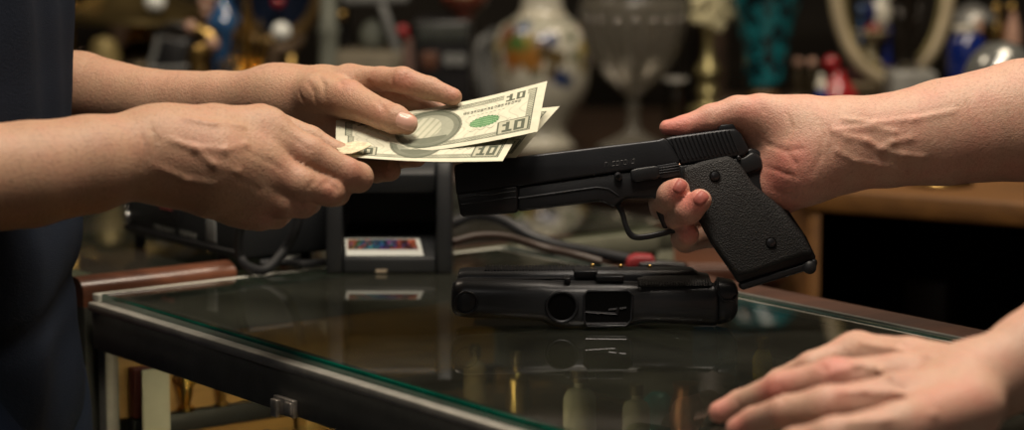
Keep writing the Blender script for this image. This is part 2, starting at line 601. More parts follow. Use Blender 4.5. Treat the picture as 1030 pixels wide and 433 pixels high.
# ---- seller, far arm (right hand round the held pistol)
armC = Body(.016)
eC = J(1225, 112, 1.69, 70)
armC.bone([eC, J(1120, 116, 1.685, 67), J(1030, 121, 1.68, 61), J(950, 133, 1.675, 53), J(890, 142, 1.67, 46.5), J(845, 145, 1.668, 42)])
armC.bone([J(845, 138, 1.67, 36), J(805, 133, 1.672, 32), J(765, 126, 1.68, 26)])
armC.bone([J(845, 150, 1.668, 38), J(812, 158, 1.665, 36), J(780, 172, 1.678, 28)])
armC.bone([J(835, 155, 1.668, 32), J(808, 175, 1.664, 30), J(788, 190, 1.672, 25)])
armC.bone([J(800, 160, 1.70, 26), J(755, 165, 1.715, 20), J(720, 180, 1.718, 16)])
# thumb along the slide top
armC.fin([J(805, 125, 1.668, 28), J(765, 115, 1.668, 20), J(742, 113, 1.667, 16.5), J(715, 119.5, 1.666, 14.3), J(688, 127.5, 1.664, 11), J(671, 128.5, 1.662, 8.0)], k=.010)
# fingers round the front of the grip: behind the gun, then the ends curl toward the viewer
armC.fin([J(745, 160, 1.712, 15), J(700, 172, 1.715, 13), J(668, 178, 1.71, 12), J(640, 176, 1.706, 11)], k=.006)     # index, behind the frame
armC.fin([J(745, 170, 1.712, 15), J(695, 198, 1.712, 14), J(668, 208, 1.69, 14), J(667, 203, 1.665, 14), J(676, 196, 1.650, 14), J(682, 191, 1.645, 12)], k=.006)
armC.fin([J(750, 190, 1.712, 15), J(705, 216, 1.712, 14), J(682, 224, 1.69, 14), J(682, 219, 1.662, 14), J(693, 211, 1.645, 14), J(704, 202, 1.639, 12)], k=.006)
armC.fin([J(755, 205, 1.712, 14), J(715, 236, 1.712, 13), J(690, 242, 1.69, 12), J(687, 240, 1.667, 11.5), J(692, 236, 1.655, 11.5)], k=.006)
armC.creases([([(757, 134), (772, 146), (790, 152), (808, 150)], 1.2), ([(790, 152), (800, 164), (804, 180)], 1.1), ([(823, 118), (828, 138), (826, 158), (816, 176)], 1.3),
              ([(768, 168), (782, 172), (800, 178)], 1.0), ([(831, 124), (836, 142), (834, 160)], 1.0), ([(790, 112), (796, 128), (792, 140)], .9), ([(764, 104), (770, 114)], .9), ([(717, 110), (715, 120)], .8), ([(780, 192), (798, 198)], .9)])
armC.veins([([(838, 131), (852, 138), (872, 142), (886, 150), (898, 143), (918, 139)], 1.0), ([(886, 150), (908, 156), (930, 158)], .55), ([(842, 152), (860, 162), (884, 166), (910, 172)], .45),
            ([(850, 120), (880, 124), (920, 120), (960, 112)], .4), ([(846, 131), (876, 128), (900, 133)], .4)])
for s in [(674, 129, 20, .9), (700, 124, 20, .55), (680, 191, 15, 1.0), (700, 205, 15, 1.0), (692, 236, 14, .95), (785, 190, 30, .55), (765, 110, 18, .35), (800, 160, 25, .35), (775, 170, 20, .5), (740, 114, 18, .45)]: armC.spot(*s)

# ---- seller, near arm (left hand flat on the counter)
armD = Body(.014)
def K(px, py, z, r):                 # joint at height z above the glass
    p = PZ(px, py, ZT + z); d = float(np.dot(p - CAM, FW)); return (p, r * d / F)
eD = J(1290, 195, 1.43, 66)
armD.bone([eD, J(1180, 268, 1.40, 62), J(1100, 324, 1.375, 56), J(1040, 362, 1.355, 49), J(1000, 380, 1.345, 41), J(972, 388, 1.338, 36)])
armD.bone([K(972, 376, .036, 28), K(915, 366, .036, 26), K(862, 358, .035, 23)])
armD.bone([K(972, 388, .032, 34), K(905, 384, .033, 28), K(838, 384, .032, 22)])
armD.bone([K(975, 400, .030, 34), K(905, 406, .030, 30), K(832, 412, .028, 22)])
armD.bone([K(978, 412, .028, 32), K(908, 432, .026, 28), K(838, 442, .024, 20)])
armD.fin([K(862, 357, .035, 22), K(818, 371, .029, 17), K(785, 386, .017, 14.5), K(764, 397, .010, 11.5)], k=.006)
armD.fin([K(838, 382, .033, 21), K(786, 391, .026, 17), K(745, 407, .012, 14), K(724, 415, .0075, 11.5)], k=.006)
armD.fin([K(832, 411, .029, 22), K(790, 415, .024, 17), K(758, 424, .012, 14), K(741, 431, .0075, 11)], k=.006)
armD.fin([K(838, 441, .024, 20), K(800, 446, .018, 15), K(775, 453, .010, 12), K(762, 457, .007, 10)], k=.006)
armD.fin([K(940, 366, .028, 22), K(895, 364, .016, 16), K(865, 364, .010, 12), K(848, 366, .008, 10)], k=.012)
armD.creases([([(784, 386), (789, 396), (787, 404)], .9), ([(779, 389), (784, 400)], .8), ([(855, 372), (870, 372)], .8), ([(850, 398), (872, 398)], 1.0), ([(824, 366), (832, 374)], .9), ([(741, 402), (746, 412)], .7)])
armD.veins([([(835, 376), (862, 370), (884, 372), (898, 380), (904, 386)], 2.2), ([(842, 396), (868, 396), (896, 396), (930, 398)], 2.0), ([(868, 346), (900, 352), (936, 360)], 1.7), ([(850, 426), (890, 424), (940, 418)], 1.6)])
for s in [(722, 413, 18, .85), (741, 431, 18, .85), (786, 394, 20, .55), (842, 362, 24, .5), (838, 386, 22, .45), (850, 396, 16, .45), (770, 390, 15, .5), (960, 400, 50, .25)]: armD.spot(*s)


def rest_of_body(cx, cy, face, sh_y, shoulders, elbows, hip_w=.10, zsh=1.42, lean=0.0):
    """torso, neck, head, legs, feet and upper arms; face = +1 looks along +x, -1 along -x. coarse, mostly under clothes"""
    b = Body(.018)
    for z, w, r in [(z_, np.interp(z_, [.93, 1.08, 1.25, 1.36], [.07, .06, .08, .12]), np.interp(z_, [.93, 1.08, 1.25, 1.36], [.095, .09, .095, .08])) for z_ in np.linspace(.93, 1.36, 10)]:
        b.bone([((cx + lean * (z - .93), cy - w, z), r), ((cx + lean * (z - .93), cy + w, z), r)])
    tx = cx + lean * .5
    b.bone([((tx, cy, 1.38), .07), ((tx + face * .02, cy, 1.56), .055)])
    for (sp, el) in zip(shoulders, elbows):
        b.bone([((tx, cy + (sp[1] - cy) * .5, 1.40), .06), (sp, .058)])
        b.fin([(sp, .056), ((np.array(sp) * .5 + np.array(el[0]) * .5), .049), (el[0], el[1])], k=.04)
    for s in (-1, 1):
        b.fin([((cx, cy + s * hip_w, .90), .095), ((cx + face * .02, cy + s * (hip_w + .01), .50), .062), ((cx + face * .01, cy + s * (hip_w + .01), .38), .058), ((cx - face * .01, cy + s * (hip_w + .01), .09), .042)], k=.05)
        b.fin([((cx - face * .06, cy + s * (hip_w + .008), .045), .040), ((cx + face * .085, cy + s * (hip_w + .008), .032), .030)], k=.03)
    hx = tx + face * .04; hz = 1.66
    hd = Body(.03)
    b.bone([((hx - face * .02, cy, hz + .03), .085), ((hx + face * .015, cy, hz + .02), .08)])
    b.bone([((hx + face * .035, cy, hz - .06), .05), ((hx + face * .05, cy, hz - .075), .035)])
    b.fin([((hx + face * .085, cy, hz + .01), .010), ((hx + face * .112, cy, hz - .028), .013)], k=.015)
    for s in (-1, 1):
        b.fin([((hx - face * .01, cy + s * .078, hz + .015), .012), ((hx - face * .012, cy + s * .083, hz - .025), .010)], k=.012)
        b.cuts.append(((np.array((hx + face * .094, cy + s * .032, hz + .01)), np.array((hx + face * .097, cy + s * .028, hz + .01)), .013, .013), .012))
    b.cuts.append(((np.array((hx + face * .093, cy - .022, hz - .062)), np.array((hx + face * .093, cy + .022, hz - .062)), .004, .004), .006))
    return b, (hx, hz, tx)


def join_np(parts):
    vs, qs, t, k = [], [], [], []; n = 0
    for p, q, (a, c) in parts:
        vs.append(p); qs.append(q + n); t.append(a); k.append(c); n += len(p)
    return np.concatenate(vs), np.concatenate(qs), (np.concatenate(t), np.concatenate(k))


def torso_cloth(cx, cy, face, shoulders, elbows, lean, infl, folds, zlo=.95):
    b = Body(.018)
    for z, w, r in [(z_, np.interp(z_, [.93, 1.08, 1.25, 1.36], [.07, .06, .08, .12]), np.interp(z_, [.93, 1.08, 1.25, 1.36], [.100, .096, .099, .083])) for z_ in np.linspace(zlo, 1.36, 10)]:
        b.bone([((cx + lean * (z - .93), cy - w, z), r + infl), ((cx + lean * (z - .93), cy + w, z), r + infl)])
    tx = cx + lean * .5
    for sp, el in zip(shoulders, elbows):
        sp = np.array(sp); e = np.array(el[0])
        b.bone([((tx, cy + (sp[1] - cy) * .5, 1.40), .062 + infl), (sp, .062 + infl)])
        b.fin([(sp, .060 + infl), (sp + (e - sp) * .62, .058 + infl)], k=.04)
    b.disp = folds
    return b


def person(label, cx, cy, face, shoulders, elbows, lean, arms, skin, shirt_mat, trouser_mat, hair_mat, folds, infl, zlo, group=None):
    root = thing('person', (cx, cy, 0), label, 'person')
    body, (hx, hz, tx) = rest_of_body(cx, cy, face, 0, shoulders, elbows, lean=lean)
    parts = []
    for a in arms:
        p, q = a.mesh(H_FINE); parts.append((p, q, a.tint(p)))
    p, q = body.mesh(.009); parts.append((p, q, (np.zeros(len(p)), np.zeros(len(p)))))
    v, f, t = join_np(parts)
    bo = np_mesh('body', v, f, skin, root, t)
    sh = torso_cloth(cx, cy, face, shoulders, elbows, lean, infl, folds, zlo)
    p, q = sh.mesh(.006)
    np_mesh('shirt', p, q, shirt_mat, root)
    tr = Body(.02)
    for z, w, r in ((.80, .09, .096), (.85, .09, .097), (.90, .088, .099), (.95, .085, .100)):
        tr.bone([((cx, cy - w, z), r), ((cx, cy + w, z), r)])
    for s in (-1, 1):
        tr.fin([((cx, cy + s * .10, .88), .105), ((cx + face * .02, cy + s * .11, .50), .082), ((cx + face * .01, cy + s * .11, .38), .075), ((cx - face * .01, cy + s * .11, .10), .066)], k=.05)
    p, q = tr.mesh(.007)
    np_mesh('trousers', p, q, trouser_mat, root)
    for s in (-1, 1):
        so = Body(.02)
        so.bone([((cx - face * .068, cy + s * .105, .052), .046), ((cx + face * .09, cy + s * .105, .040), .037)])
        p, q = so.mesh(.006); p[:, 2] = np.maximum(p[:, 2], 0.0)
        np_mesh('shoe', p, q, M_SHOE, root)
    ha = Body(.03)
    ha.bone([((hx - face * .035, cy, hz + .04), .087), ((hx + face * .01, cy, hz + .06), .080)])
    ha.bone([((hx - face * .055, cy, hz), .07), ((hx - face * .05, cy, hz - .04), .055)])
    ha.disp = lambda p: .003 * np.sin(p[:, 0] * 230 + 5 * np.sin(p[:, 1] * 90)) * np.sin(p[:, 1] * 260)
    p, q = ha.mesh(.006)
    np_mesh('hair', p, q, hair_mat, root)
    return root, bo


M_SHOE = mat('shoe leather', (.02, .018, .016), rough=.4)
M_HAIR = mat('dark hair', (.03, .02, .014), rough=.55, bump=.5, bscale=300)


def cloth_mat(name, c, sheen=.04):
    m, nt, b = new_mat(name)
    N = nt.nodes; L = nt.links
    tc = N.new('ShaderNodeTexCoord')
    nz = N.new('ShaderNodeTexNoise'); nz.inputs['Scale'].default_value = 9; nz.inputs['Detail'].default_value = 6
    wv = N.new('ShaderNodeTexNoise'); wv.inputs['Scale'].default_value = 900; wv.inputs['Detail'].default_value = 2
    L.new(tc.outputs['Object'], nz.inputs['Vector']); L.new(tc.outputs['Object'], wv.inputs['Vector'])
    rp = N.new('ShaderNodeValToRGB')
    rp.color_ramp.elements[0].color = (*[x * .7 for x in c], 1); rp.color_ramp.elements[1].color = (*[x * 1.35 for x in c], 1)
    L.new(nz.outputs['Fac'], rp.inputs['Fac']); L.new(rp.outputs['Color'], b.inputs['Base Color'])
    b.inputs['Roughness'].default_value = .9; b.inputs['Sheen Weight'].default_value = sheen
    b.inputs['Specular IOR Level'].default_value = .15
    bp = N.new('ShaderNodeBump'); bp.inputs['Strength'].default_value = .5; bp.inputs['Distance'].default_value = .001
    L.new(wv.outputs['Fac'], bp.inputs['Height']); L.new(bp.outputs['Normal'], b.inputs['Normal'])
    return m


M_NAVY = cloth_mat('navy cotton', (.008, .013, .025), .0)
M_DENIM = cloth_mat('dark denim', (.007, .013, .030), .0)
M_BLACKCLOTH = cloth_mat('charcoal cotton', (.02, .02, .022))


def folds_customer(p):
    x, y, z = p[:, 0], p[:, 1], p[:, 2]
    f = .0022 * np.sin(z * 46 + 3 * np.sin(y * 14) + x * 9) * np.clip((1.12 - z) * 6, 0, 1)
    f += .0016 * np.sin(y * 75 + 2.5 * z + 2 * np.sin(z * 10)) * np.clip((z - 1.0) * 5, 0, 1)
    # bunched hem above the waistband: a hanging overfold that dips in at about z = .985
    f += .003 + .005 * np.exp(-((z - .992 - .10 * (y - 1.6)) / .011) ** 2) - .005 * np.exp(-((z - 1.035 - .05 * (y - 1.6)) / .03) ** 2)
    return f


def folds_plain(p):
    x, y, z = p[:, 0], p[:, 1], p[:, 2]
    return .002 * np.sin(z * 44 + 3 * np.sin(y * 14) + x * 9)


cuC, cuY = -.4225, 1.62
shoA = (cuC - .01, cuY + .20, 1.41); shoB = (cuC - .01, cuY - .18, 1.41)
customer, _ = person('customer in a navy T-shirt and dark jeans holding out banknotes with both hands', cuC, cuY, 1,
                     [shoA, shoB], [eA, eB], .0, [armA, armB], SKIN_L, M_NAVY, M_DENIM, M_HAIR, folds_customer, .0155, .92)
nail(armA, 408.5, 122.5, 1, .36, 11.0, 7.8, customer, NAIL)
seC, seY = .70, 1.63
shoC = (.65, seY + .19, 1.38); shoD = (.65, seY - .18, 1.38)
seller, _ = person('shopkeeper with bare forearms holding a pistol by its grip, other hand flat on the glass', seC, seY, -1,
                   [shoC, shoD], [eC, eD], -.06, [armC, armD], SKIN_R, M_BLACKCLOTH, M_DENIM, M_HAIR, folds_plain, .012, .95)
NAILR = mat('reddish fingernail', (.40, .12, .10), rough=.45, var=.2, vscale=200, spec=.3)
nail(armC, 684, 188, .55, -1, 7.5, 6, seller, NAILR)
nail(armC, 705, 200, .75, -.85, 8, 6.2, seller, NAILR)
M_ARMHAIR = mat('fine dark hair', (.09, .05, .028), rough=.6)
arm_hair(armA, [(72, 46, 290, 90), (72, 46, 290, 66)], 420, M_ARMHAIR, customer, .000028)
arm_hair(armB, [(0, 118, 170, 185)], 220, M_ARMHAIR, customer, .000028)
arm_hair(armC, [(850, 85, 1030, 140), (850, 60, 1030, 105)], 260, M_ARMHAIR, seller, .000026)
# ================================================================== COUNTER (glass showcase)
CA = np.array([.6, -.8, 0]); CB = np.array([.8, .6, 0]); CZ = np.array([0, 0, 1.0])
CO = np.array([-.316, 1.80, 0.0])


def Cc(a, b, z): return CO + CA * a + CB * b + CZ * z


def cbox(mb, a0, a1, b0, b1, z0, z1): return mb.box(Cc(a0, b0, z0), CA * (a1 - a0), CB * (b1 - b0), CZ * (z1 - z0))


M_RAIL = mat('dark anodised frame', (.15, .15, .135), rough=.5, metal=.35, var=.2, vscale=60, bump=.1)
M_ALU = mat('brushed aluminium strip', (.50, .48, .43), rough=.38, metal=.55, var=.2, vscale=90)
M_GEDGE = mat('green glass edge', (.0, .085, .055), rough=.12, var=.5, vscale=30, spec=.6, coat=.4)
M_GLASS = glass_pane('counter glass', (.29, .33, .30), rough=.02, ior=1.9)
_n = M_GLASS.node_tree.nodes; _l = M_GLASS.node_tree.links          # light film of dust on the counter glass
_d = _n.new('ShaderNodeBsdfDiffuse'); _tc = _n.new('ShaderNodeTexCoord'); _nz = _n.new('ShaderNodeTexNoise'); _nz.inputs['Scale'].default_value = 14; _nz.inputs['Detail'].default_value = 8
_l.new(_tc.outputs['Object'], _nz.inputs['Vector']); _d.inputs['Color'].default_value = (.30, .31, .25, 1)
_mm = _n.new('ShaderNodeMath'); _mm.operation = 'MULTIPLY'; _mm.inputs[1].default_value = .06; _l.new(_nz.outputs['Fac'], _mm.inputs[0])
_m = _n.new('ShaderNodeMixShader'); _l.new(_mm.outputs[0], _m.inputs[0])
_src = _n['Material Output'].inputs['Surface'].links[0].from_socket
_l.new(_src, _m.inputs[1]); _l.new(_d.outputs[0], _m.inputs[2]); _l.new(_m.outputs[0], _n['Material Output'].inputs['Surface'])
M_PANE = glass_pane('front pane glass', (.86, .93, .90), ior=1.25)
M_RWOOD = wood('red brown rail wood', (.055, .018, .009), (.17, .062, .03), rough=.35, scale=(4, 30, 60))
M_OAK = wood('golden case wood', (.24, .125, .035), (.40, .23, .07), rough=.5, scale=(6, 6, 60))
M_BLACK = mat('black painted shelf', (.012, .012, .012), rough=.5)
M_VELVET = mat('dark case lining', (.07, .072, .055), rough=.95, var=.4, vscale=12)
LEN, DEP = 1.70, .392

case = thing('glass_showcase', Cc(LEN / 2, DEP / 2, 0), 'long glass-topped shop showcase with dark metal frame and green glass edges', 'display case')
g = .008
# glass top: two faces of one slab plus its green edges


def sheet(name, c, u, v, mm, par):
    c, u, v = map(np.array, (c, u, v))
    return mesh_obj(name, [c, c + u, c + u + v, c + v], [(0, 1, 2, 3)], mm, par, smooth=False)


sheet('glass_top', Cc(.004, .004, ZT), CA * (LEN - .008), CB * (DEP - .008), M_GLASS, case)
ge = MB()
cbox(ge, .003, LEN - .003, .003, .010, ZT - g, ZT - .0002); cbox(ge, .003, LEN - .003, DEP - .010, DEP - .003, ZT - g, ZT - .0002)
cbox(ge, .003, .010, .010, DEP - .010, ZT - g, ZT - .0002)
ge.build('glass_edge', M_GEDGE, case, bevel=.0008)
fr = MB()
cbox(fr, 0, LEN, -.004, .014, ZT - g - .034, ZT - g)             # front rail
cbox(fr, 0, .014, .014, DEP, ZT - g - .030, ZT - g)              # left rail
cbox(fr, 0, LEN, DEP - .014, DEP, ZT - g - .030, ZT - g)         # back rail
fr.build('top_frame', M_RAIL, case, bevel=.0012)
st = MB()
cbox(st, -.001, LEN, -.0065, .0035, ZT - g - .0045, ZT - g + .002)
st.build('front_edge_strip', M_ALU, case, bevel=.0008)
st = MB()
cbox(st, -.006, .004, 0.0, DEP, ZT - g - .0045, ZT - .0005)
st.build('left_edge_strip', mat('pale edge strip', (.52, .52, .46), rough=.45, var=.15), case, bevel=.0008)
st = MB(); cbox(st, .004, LEN, DEP - .013, DEP - .003, ZT - .004, ZT + .0006); st.build('back_edge_strip', mat('dark green glass bevel', (.012, .040, .032), rough=.15, coat=.6), case, bevel=.0005)
st = MB(); cbox(st, .004, LEN, DEP - .0028, DEP + .001, ZT - .010, ZT + .0012); st.build('back_edge_trim', M_RAIL, case, bevel=.0005)
st = MB(); cbox(st, .004, LEN, DEP - .0165, DEP - .0145, ZT - .004, ZT + .0003); st.build('back_edge_line', M_ALU, case, bevel=.0002)
for (a, b) in ((.0, 0.0), (0, DEP - .022), (LEN - .022, 0), (LEN - .022, DEP - .022)):
    pm = MB(); cbox(pm, a, a + (.022 if a > 0 else .012), b, b + (.022 if b > 0 else .012), 0.0, ZT - g - .030)
    pm.build('corner_post', M_RAIL, case, bevel=.0012)
sheet('front_pane', Cc(.022, .005, .12), CA * (LEN - .044), CZ * (ZT - g - .034 - .12), M_PANE, case)
sheet('side_pane', Cc(.006, .022, .12), CB * (DEP - .044), CZ * (ZT - g - .030 - .12), M_PANE, case)
bb = MB(); cbox(bb, 0, LEN, 0, DEP, .0, .12); bb.build('plinth', M_RAIL, case, bevel=.002)
bw = MB(); cbox(bw, .022, LEN - .022, DEP - .020, DEP - .012, .12, ZT - g - .032)
bw.build('back_panel', M_VELVET, case, smooth=False)
ZS = ZT - .100                        # glass shelf
sheet('glass_shelf', Cc(.10, .09, ZS - .0002), CA * (LEN - .13), CB * (DEP - .12), M_PANE, case)
se = MB(); cbox(se, .10, LEN - .03, .085, .090, ZS - .005, ZS + .001); se.build('shelf_edge', M_BLACK, case, bevel=.0008)
sb_ = MB(); cbox(sb_, .008, .018, .02, DEP - .02, ZT - .113, ZT - .098); sb_.build('side_bar', M_BLACK, case, bevel=.001)
sp_ = MB(); cbox(sp_, .0065, .0078, .022, DEP - .02, ZT - .42, ZT - .114); sp_.build('end_panel', M_OAK, case, smooth=False)
sp_ = MB(); cbox(sp_, .0065, .0078, .012, DEP - .02, ZT - .098, ZT - .040); sp_.build('upper_end_panel', M_OAK, case, smooth=False)
bk = MB(); cbox(bk, .02, LEN - .03, DEP - .030, DEP - .0205, .12, ZT - .10); bk.build('wood_backing', M_OAK, case, smooth=False)
lo = MB(); cbox(lo, .024, LEN - .024, .012, DEP - .03, ZT - .420, ZT - .410); lo.build('lower_shelf', M_OAK, case, smooth=False)
up = MB(); cbox(up, .020, .034, .165, .177, ZT - .41, ZT - .113); up.build('end_post', M_OAK, case, bevel=.001)
lg_ = MB(); cbox(lg_, .05, LEN - .03, DEP - .075, DEP - .0205, ZT - .052, ZT - .048); lg_.build('back_ledge', M_BLACK, case, bevel=.0008)
gz = MB(); cbox(gz, .12, LEN - .03, .30, .302, ZT - .40, ZT - .11); gz.build('dark_curtain', mat('bottle green lining', (.012, .03, .024), rough=.9), case, smooth=False)
# clip on the front rail
ac = .283; zc = ZT - .036
ck = MB(); cbox(ck, ac - .012, ac + .013, -.0085, -.0041, zc - .006, zc + .006); cbox(ck, ac - .012, ac - .004, -.0110, -.0080, zc - .008, zc + .004)
cbox(ck, ac + .004, ac + .012, -.0098, -.0080, zc - .004, zc + .0045)
ck.build('pane_clip', mat('worn steel clip', (.55, .5, .45), rough=.35, metal=.7, var=.4, vscale=200), case, bevel=.0008)

# brown wooden rails along the left end and behind the counter
def rail_profile(c, across, w, h, n=10):
    pts = [c - across * w / 2]
    for i in range(n + 1):
        a = math.pi - math.pi * i / n
        pts.append(c + across * (w / 2 * math.cos(a)) + CZ * (h * .55 + h * .45 * math.sin(a)))
    pts.append(c + across * w / 2)
    return pts


rl = MB(); rl.prism(rail_profile(Cc(-.026, -.005, ZT - .012), CA, .030, .022), CB * .135)
r1 = rl.build('wooden_rail', M_RWOOD, smooth=True, angle=40); tag(r1, 'rounded red-brown wooden rail along the left end of the showcase', 'rail')
rl = MB(); M_RWOOD2 = wood('dark red brown wood', (.030, .011, .006), (.075, .030, .016), rough=.5, scale=(4, 30, 60), coat=.1)
rl.prism(rail_profile(Cc(.022, DEP + .030, ZT - .022), CB, .046, .022), CA * (LEN - .03))
r2 = rl.build('wooden_rail', M_RWOOD2, smooth=True, angle=40); tag(r2, 'long red-brown wooden rail behind the back edge of the showcase', 'rail')
sb = MB(); sb.box(Cc(.022, DEP + .012, 0), CA * (LEN - .03), CB * .04, CZ * (ZT - .022)); o = sb.build('rail_support_panel', wood('dark red panel', (.02, .008, .005), (.05, .02, .012), .5), r2, smooth=False)
sb = MB(); sb.box(Cc(-.042, -.005, 0), CA * .032, CB * .30, CZ * (ZT - .012)); sb.build('rail_support_panel', M_VELVET, r1, smooth=False)

# second showcase beyond the rail
c2 = thing('side_showcase', Cc(-.36, .30, 0), 'low side showcase with pale glass top behind the left wooden rail', 'display case')
M_PALE = mat('pale green frame', (.26, .26, .19), rough=.4, var=.3, vscale=15)
a0, a1, b0, b1 = -.70, -.048, .05, .62
sheet('glass_top', Cc(a0, b0, ZT - .004), CA * (a1 - a0), CB * (b1 - b0), M_GLASS, c2)
for (x0, x1, y0, y1) in ((a0, a1, b0, b0 + .02), (a0, a1, b1 - .02, b1), (a0, a0 + .02, b0, b1), (a1 - .02, a1, b0, b1), (-.36, -.345, b0, b1)):
    m = MB(); cbox(m, x0, x1, y0, y1, ZT - .03, ZT - .0102); m.build('frame_bar', M_PALE, c2, bevel=.001)
m = MB(); cbox(m, a0, a1, b0, b1, 0, .55); m.build('cabinet_base', M_RAIL, c2, bevel=.002)
m = MB(); cbox(m, a0, a1, b0, b1, .55, .56); m.build('display_floor', M_OAK, c2, smooth=False)
for (x, y) in ((a0, b0), (a0, b1 - .02), (a1 - .02, b0), (a1 - .02, b1 - .02)):
    m = MB(); cbox(m, x, x + .02, y, y + .02, .56, ZT - .03); m.build('corner_post', M_PALE, c2, bevel=.001)
M_CREAM = mat('cream card', (.42, .38, .27), rough=.7, var=.2)
M_KRAFT = mat('tan card', (.24, .17, .08), rough=.7, var=.3)
M_SAGE = mat('sage card', (.16, .19, .13), rough=.7, var=.3)
for i, (a, b, sx, sy, h, mm, lab) in enumerate(((-.52, .10, .12, .05, .34, M_CREAM, 'cream upright box inside the side showcase'), (-.20, .12, .10, .05, .30, M_KRAFT, 'tan upright box inside the side showcase'),
                                              (-.55, .34, .16, .06, .36, M_SAGE, 'sage green upright box inside the side showcase'), (-.33, .42, .10, .08, .37, M_CREAM, 'shorter cream box deep inside the side showcase'))):
    bx = MB(); cbox(bx, a, a + sx, b, b + sy, .561, .561 + h)
    tag(bx.build('display_box', mm, bevel=.002), lab, 'box', 'boxes inside the side showcase')

# ================================================================== things inside the counter
M_PAPER = mat('white card', (.36, .34, .27), rough=.75, var=.12)
M_DRED = mat('dark red box', (.14, .025, .02), rough=.55)
M_GOLD = mat('polished gold', (.85, .55, .16), rough=.22, metal=1, var=.3, vscale=60)
M_BRASS = mat('aged brass', (.50, .33, .11), rough=.32, metal=1, var=.45, vscale=30)
M_SILVER = mat('tarnished silver', (.55, .54, .52), rough=.25, metal=1, var=.35, vscale=35)
M_TEAL = mat('teal enamel', (.02, .24, .25), rough=.3, var=.4)
M_STONE = mat('pale stone', (.42, .38, .28), rough=.6, var=.2)
M_BLUEB = mat('blue card', (.03, .07, .13), rough=.5, var=.3)
M_YEL = mat('yellow glass', (.75, .55, .08), rough=.2, var=.3)


def cin(px, py, d):
    p = P(px, py, d); v = p - CO
    return float(np.dot(v, CA)), float(np.dot(v, CB)), float(p[2])


def case_box(name, a, b, sx, sy, z0, z1, mm, lab, cat):
    m = MB(); cbox(m, a - sx / 2, a + sx / 2, b - sy / 2, b + sy / 2, z0, z1)
    return tag(m.build(name, mm, bevel=.0015), lab, cat)


case_box('leaflet', .030, .033, .003, .024, ZT - .409, ZT - .057, M_PAPER, 'tall white card standing inside the showcase at its left end', 'card')
case_box('jewellery_box', .0135, .030, .010, .018, ZT - .0975, ZT - .058, M_DRED, 'small dark red jewellery box on the bar at the left end of the showcase', 'box')


def figurine(c, h, mm, lab, name='figurine', cat='figurine', r=1.0):
    m = MB()
    s = h
    m.lathe(c, [(0, 0), (.20 * s, 0), (.20 * s, .06 * s), (.10 * s, .10 * s), (.16 * s, .25 * s), (.19 * s, .42 * s), (.12 * s, .60 * s), (.15 * s, .68 * s), (.06 * s, .78 * s), (.09 * s, .86 * s), (.09 * s, .92 * s), (.04 * s, .99 * s), (0, s)], 20)
    m.v = [tuple(c[j] + (v[j] - c[j]) * (r if j < 2 else 1) for j in range(3)) for v in m.v]
    for sg in (-1, 1):
        w = s * max(r, .3)
        m.tube(spline([np.array(c) + np.array([sg * .13 * w, 0, .66 * s]), np.array(c) + np.array([sg * .26 * w, -.03 * w, .52 * s]), np.array(c) + np.array([sg * .12 * w, -.14 * w, .42 * s])], 5), .04 * w, 8)
    return tag(m.build(name, mm), lab, cat)


figurine(Cc(.0135, .068, ZT - .0975), .048, M_GOLD, 'shiny gold figurine on the bar inside the left end of the showcase', r=.7)
figurine(Cc(.0135, .100, ZT - .0975), .034, M_BRASS, 'small dull brass figurine on the bar at the left end of the showcase', r=.7)
M_BRZ2 = mat('dull bronze cap', (.12, .085, .04), rough=.45, metal=.6)
# row of small stock seen through the glass top and under the lying pistol
def bottle(c, h, r, mm, lab, cap=None):
    e = thing('perfume_bottle', c, lab, 'bottle', 'small bottles inside the showcase')
    m = MB(); m.lathe(c, [(0, 0), (r, 0), (r, .62 * h), (r * .8, .70 * h), (r * .35, .75 * h), (r * .35, .82 * h)], 20); m.build('glass_body', mm, e)
    m = MB(); m.lathe(np.array(c) + [0, 0, .82 * h], [(0, 0), (r * .5, 0), (r * .5, .15 * h), (r * .3, .18 * h), (0, .18 * h)], 16); m.build('stopper', cap or M_BRZ2, e)
    return e


def on_shelf(px, py, h, zs, bmax):
    p = PZ(px, py, zs + h * .6); v = p - CO
    return Cc(float(v @ CA), min(float(v @ CB), bmax), zs)


for px, py, h, r, mm, lab in ((583, 402, .060, .012, M_STONE, 'pale cream bottle on the glass shelf below the trigger guard of the lying pistol'),
                              (640, 412, .050, .010, M_STONE, 'short white bottle on the glass shelf left of the teal ring box'),
                              (520, 385, .060, .009, M_BRASS, 'brass coloured bottle on the glass shelf below the left half of the lying pistol'),
                              (478, 372, .050, .009, M_KRAFT, 'brown bottle on the glass shelf below the muzzle of the lying pistol')):
    bottle(on_shelf(px, py, h, ZS, .36), h, r, mm, lab)
p = on_shelf(662, 414, .035, ZS, .35)
m = MB(); m.lathe(p, [(0, 0), (.011, 0), (.013, .02), (.011, .030), (.006, .035), (0, .036)], 20); tag(m.build('ring_box', M_TEAL), 'small teal domed ring box on the glass shelf of the showcase', 'ring box')
p = on_shelf(690, 410, .05, ZS, .35)
m = MB(); m.lathe(p, [(0, 0), (.010, 0), (.013, .028), (.009, .042), (.010, .048), (0, .05)], 20); tag(m.build('copper_jar', mat('copper', (.42, .17, .08), rough=.35, metal=.8)), 'small copper jar on the glass shelf right of the teal ring box', 'jar')
ZL = ZT - .0478
p = on_shelf(750, 345, .03, ZL, .345); v = p - CO
case_box('watch_box', float(v @ CA), .345, .05, .018, ZL, ZL + .030, M_BLUEB, 'dark blue watch box on the back ledge of the showcase under the pistol grip', 'box')
p = on_shelf(786, 353, .032, ZL, .345)  # made-up yellow bottle in place of a yellow reflection on the glass
e = thing('perfume_bottle', p, 'made-up yellow bottle for a reflection on the glass, on the back ledge of the showcase', 'bottle', 'small bottles inside the showcase')
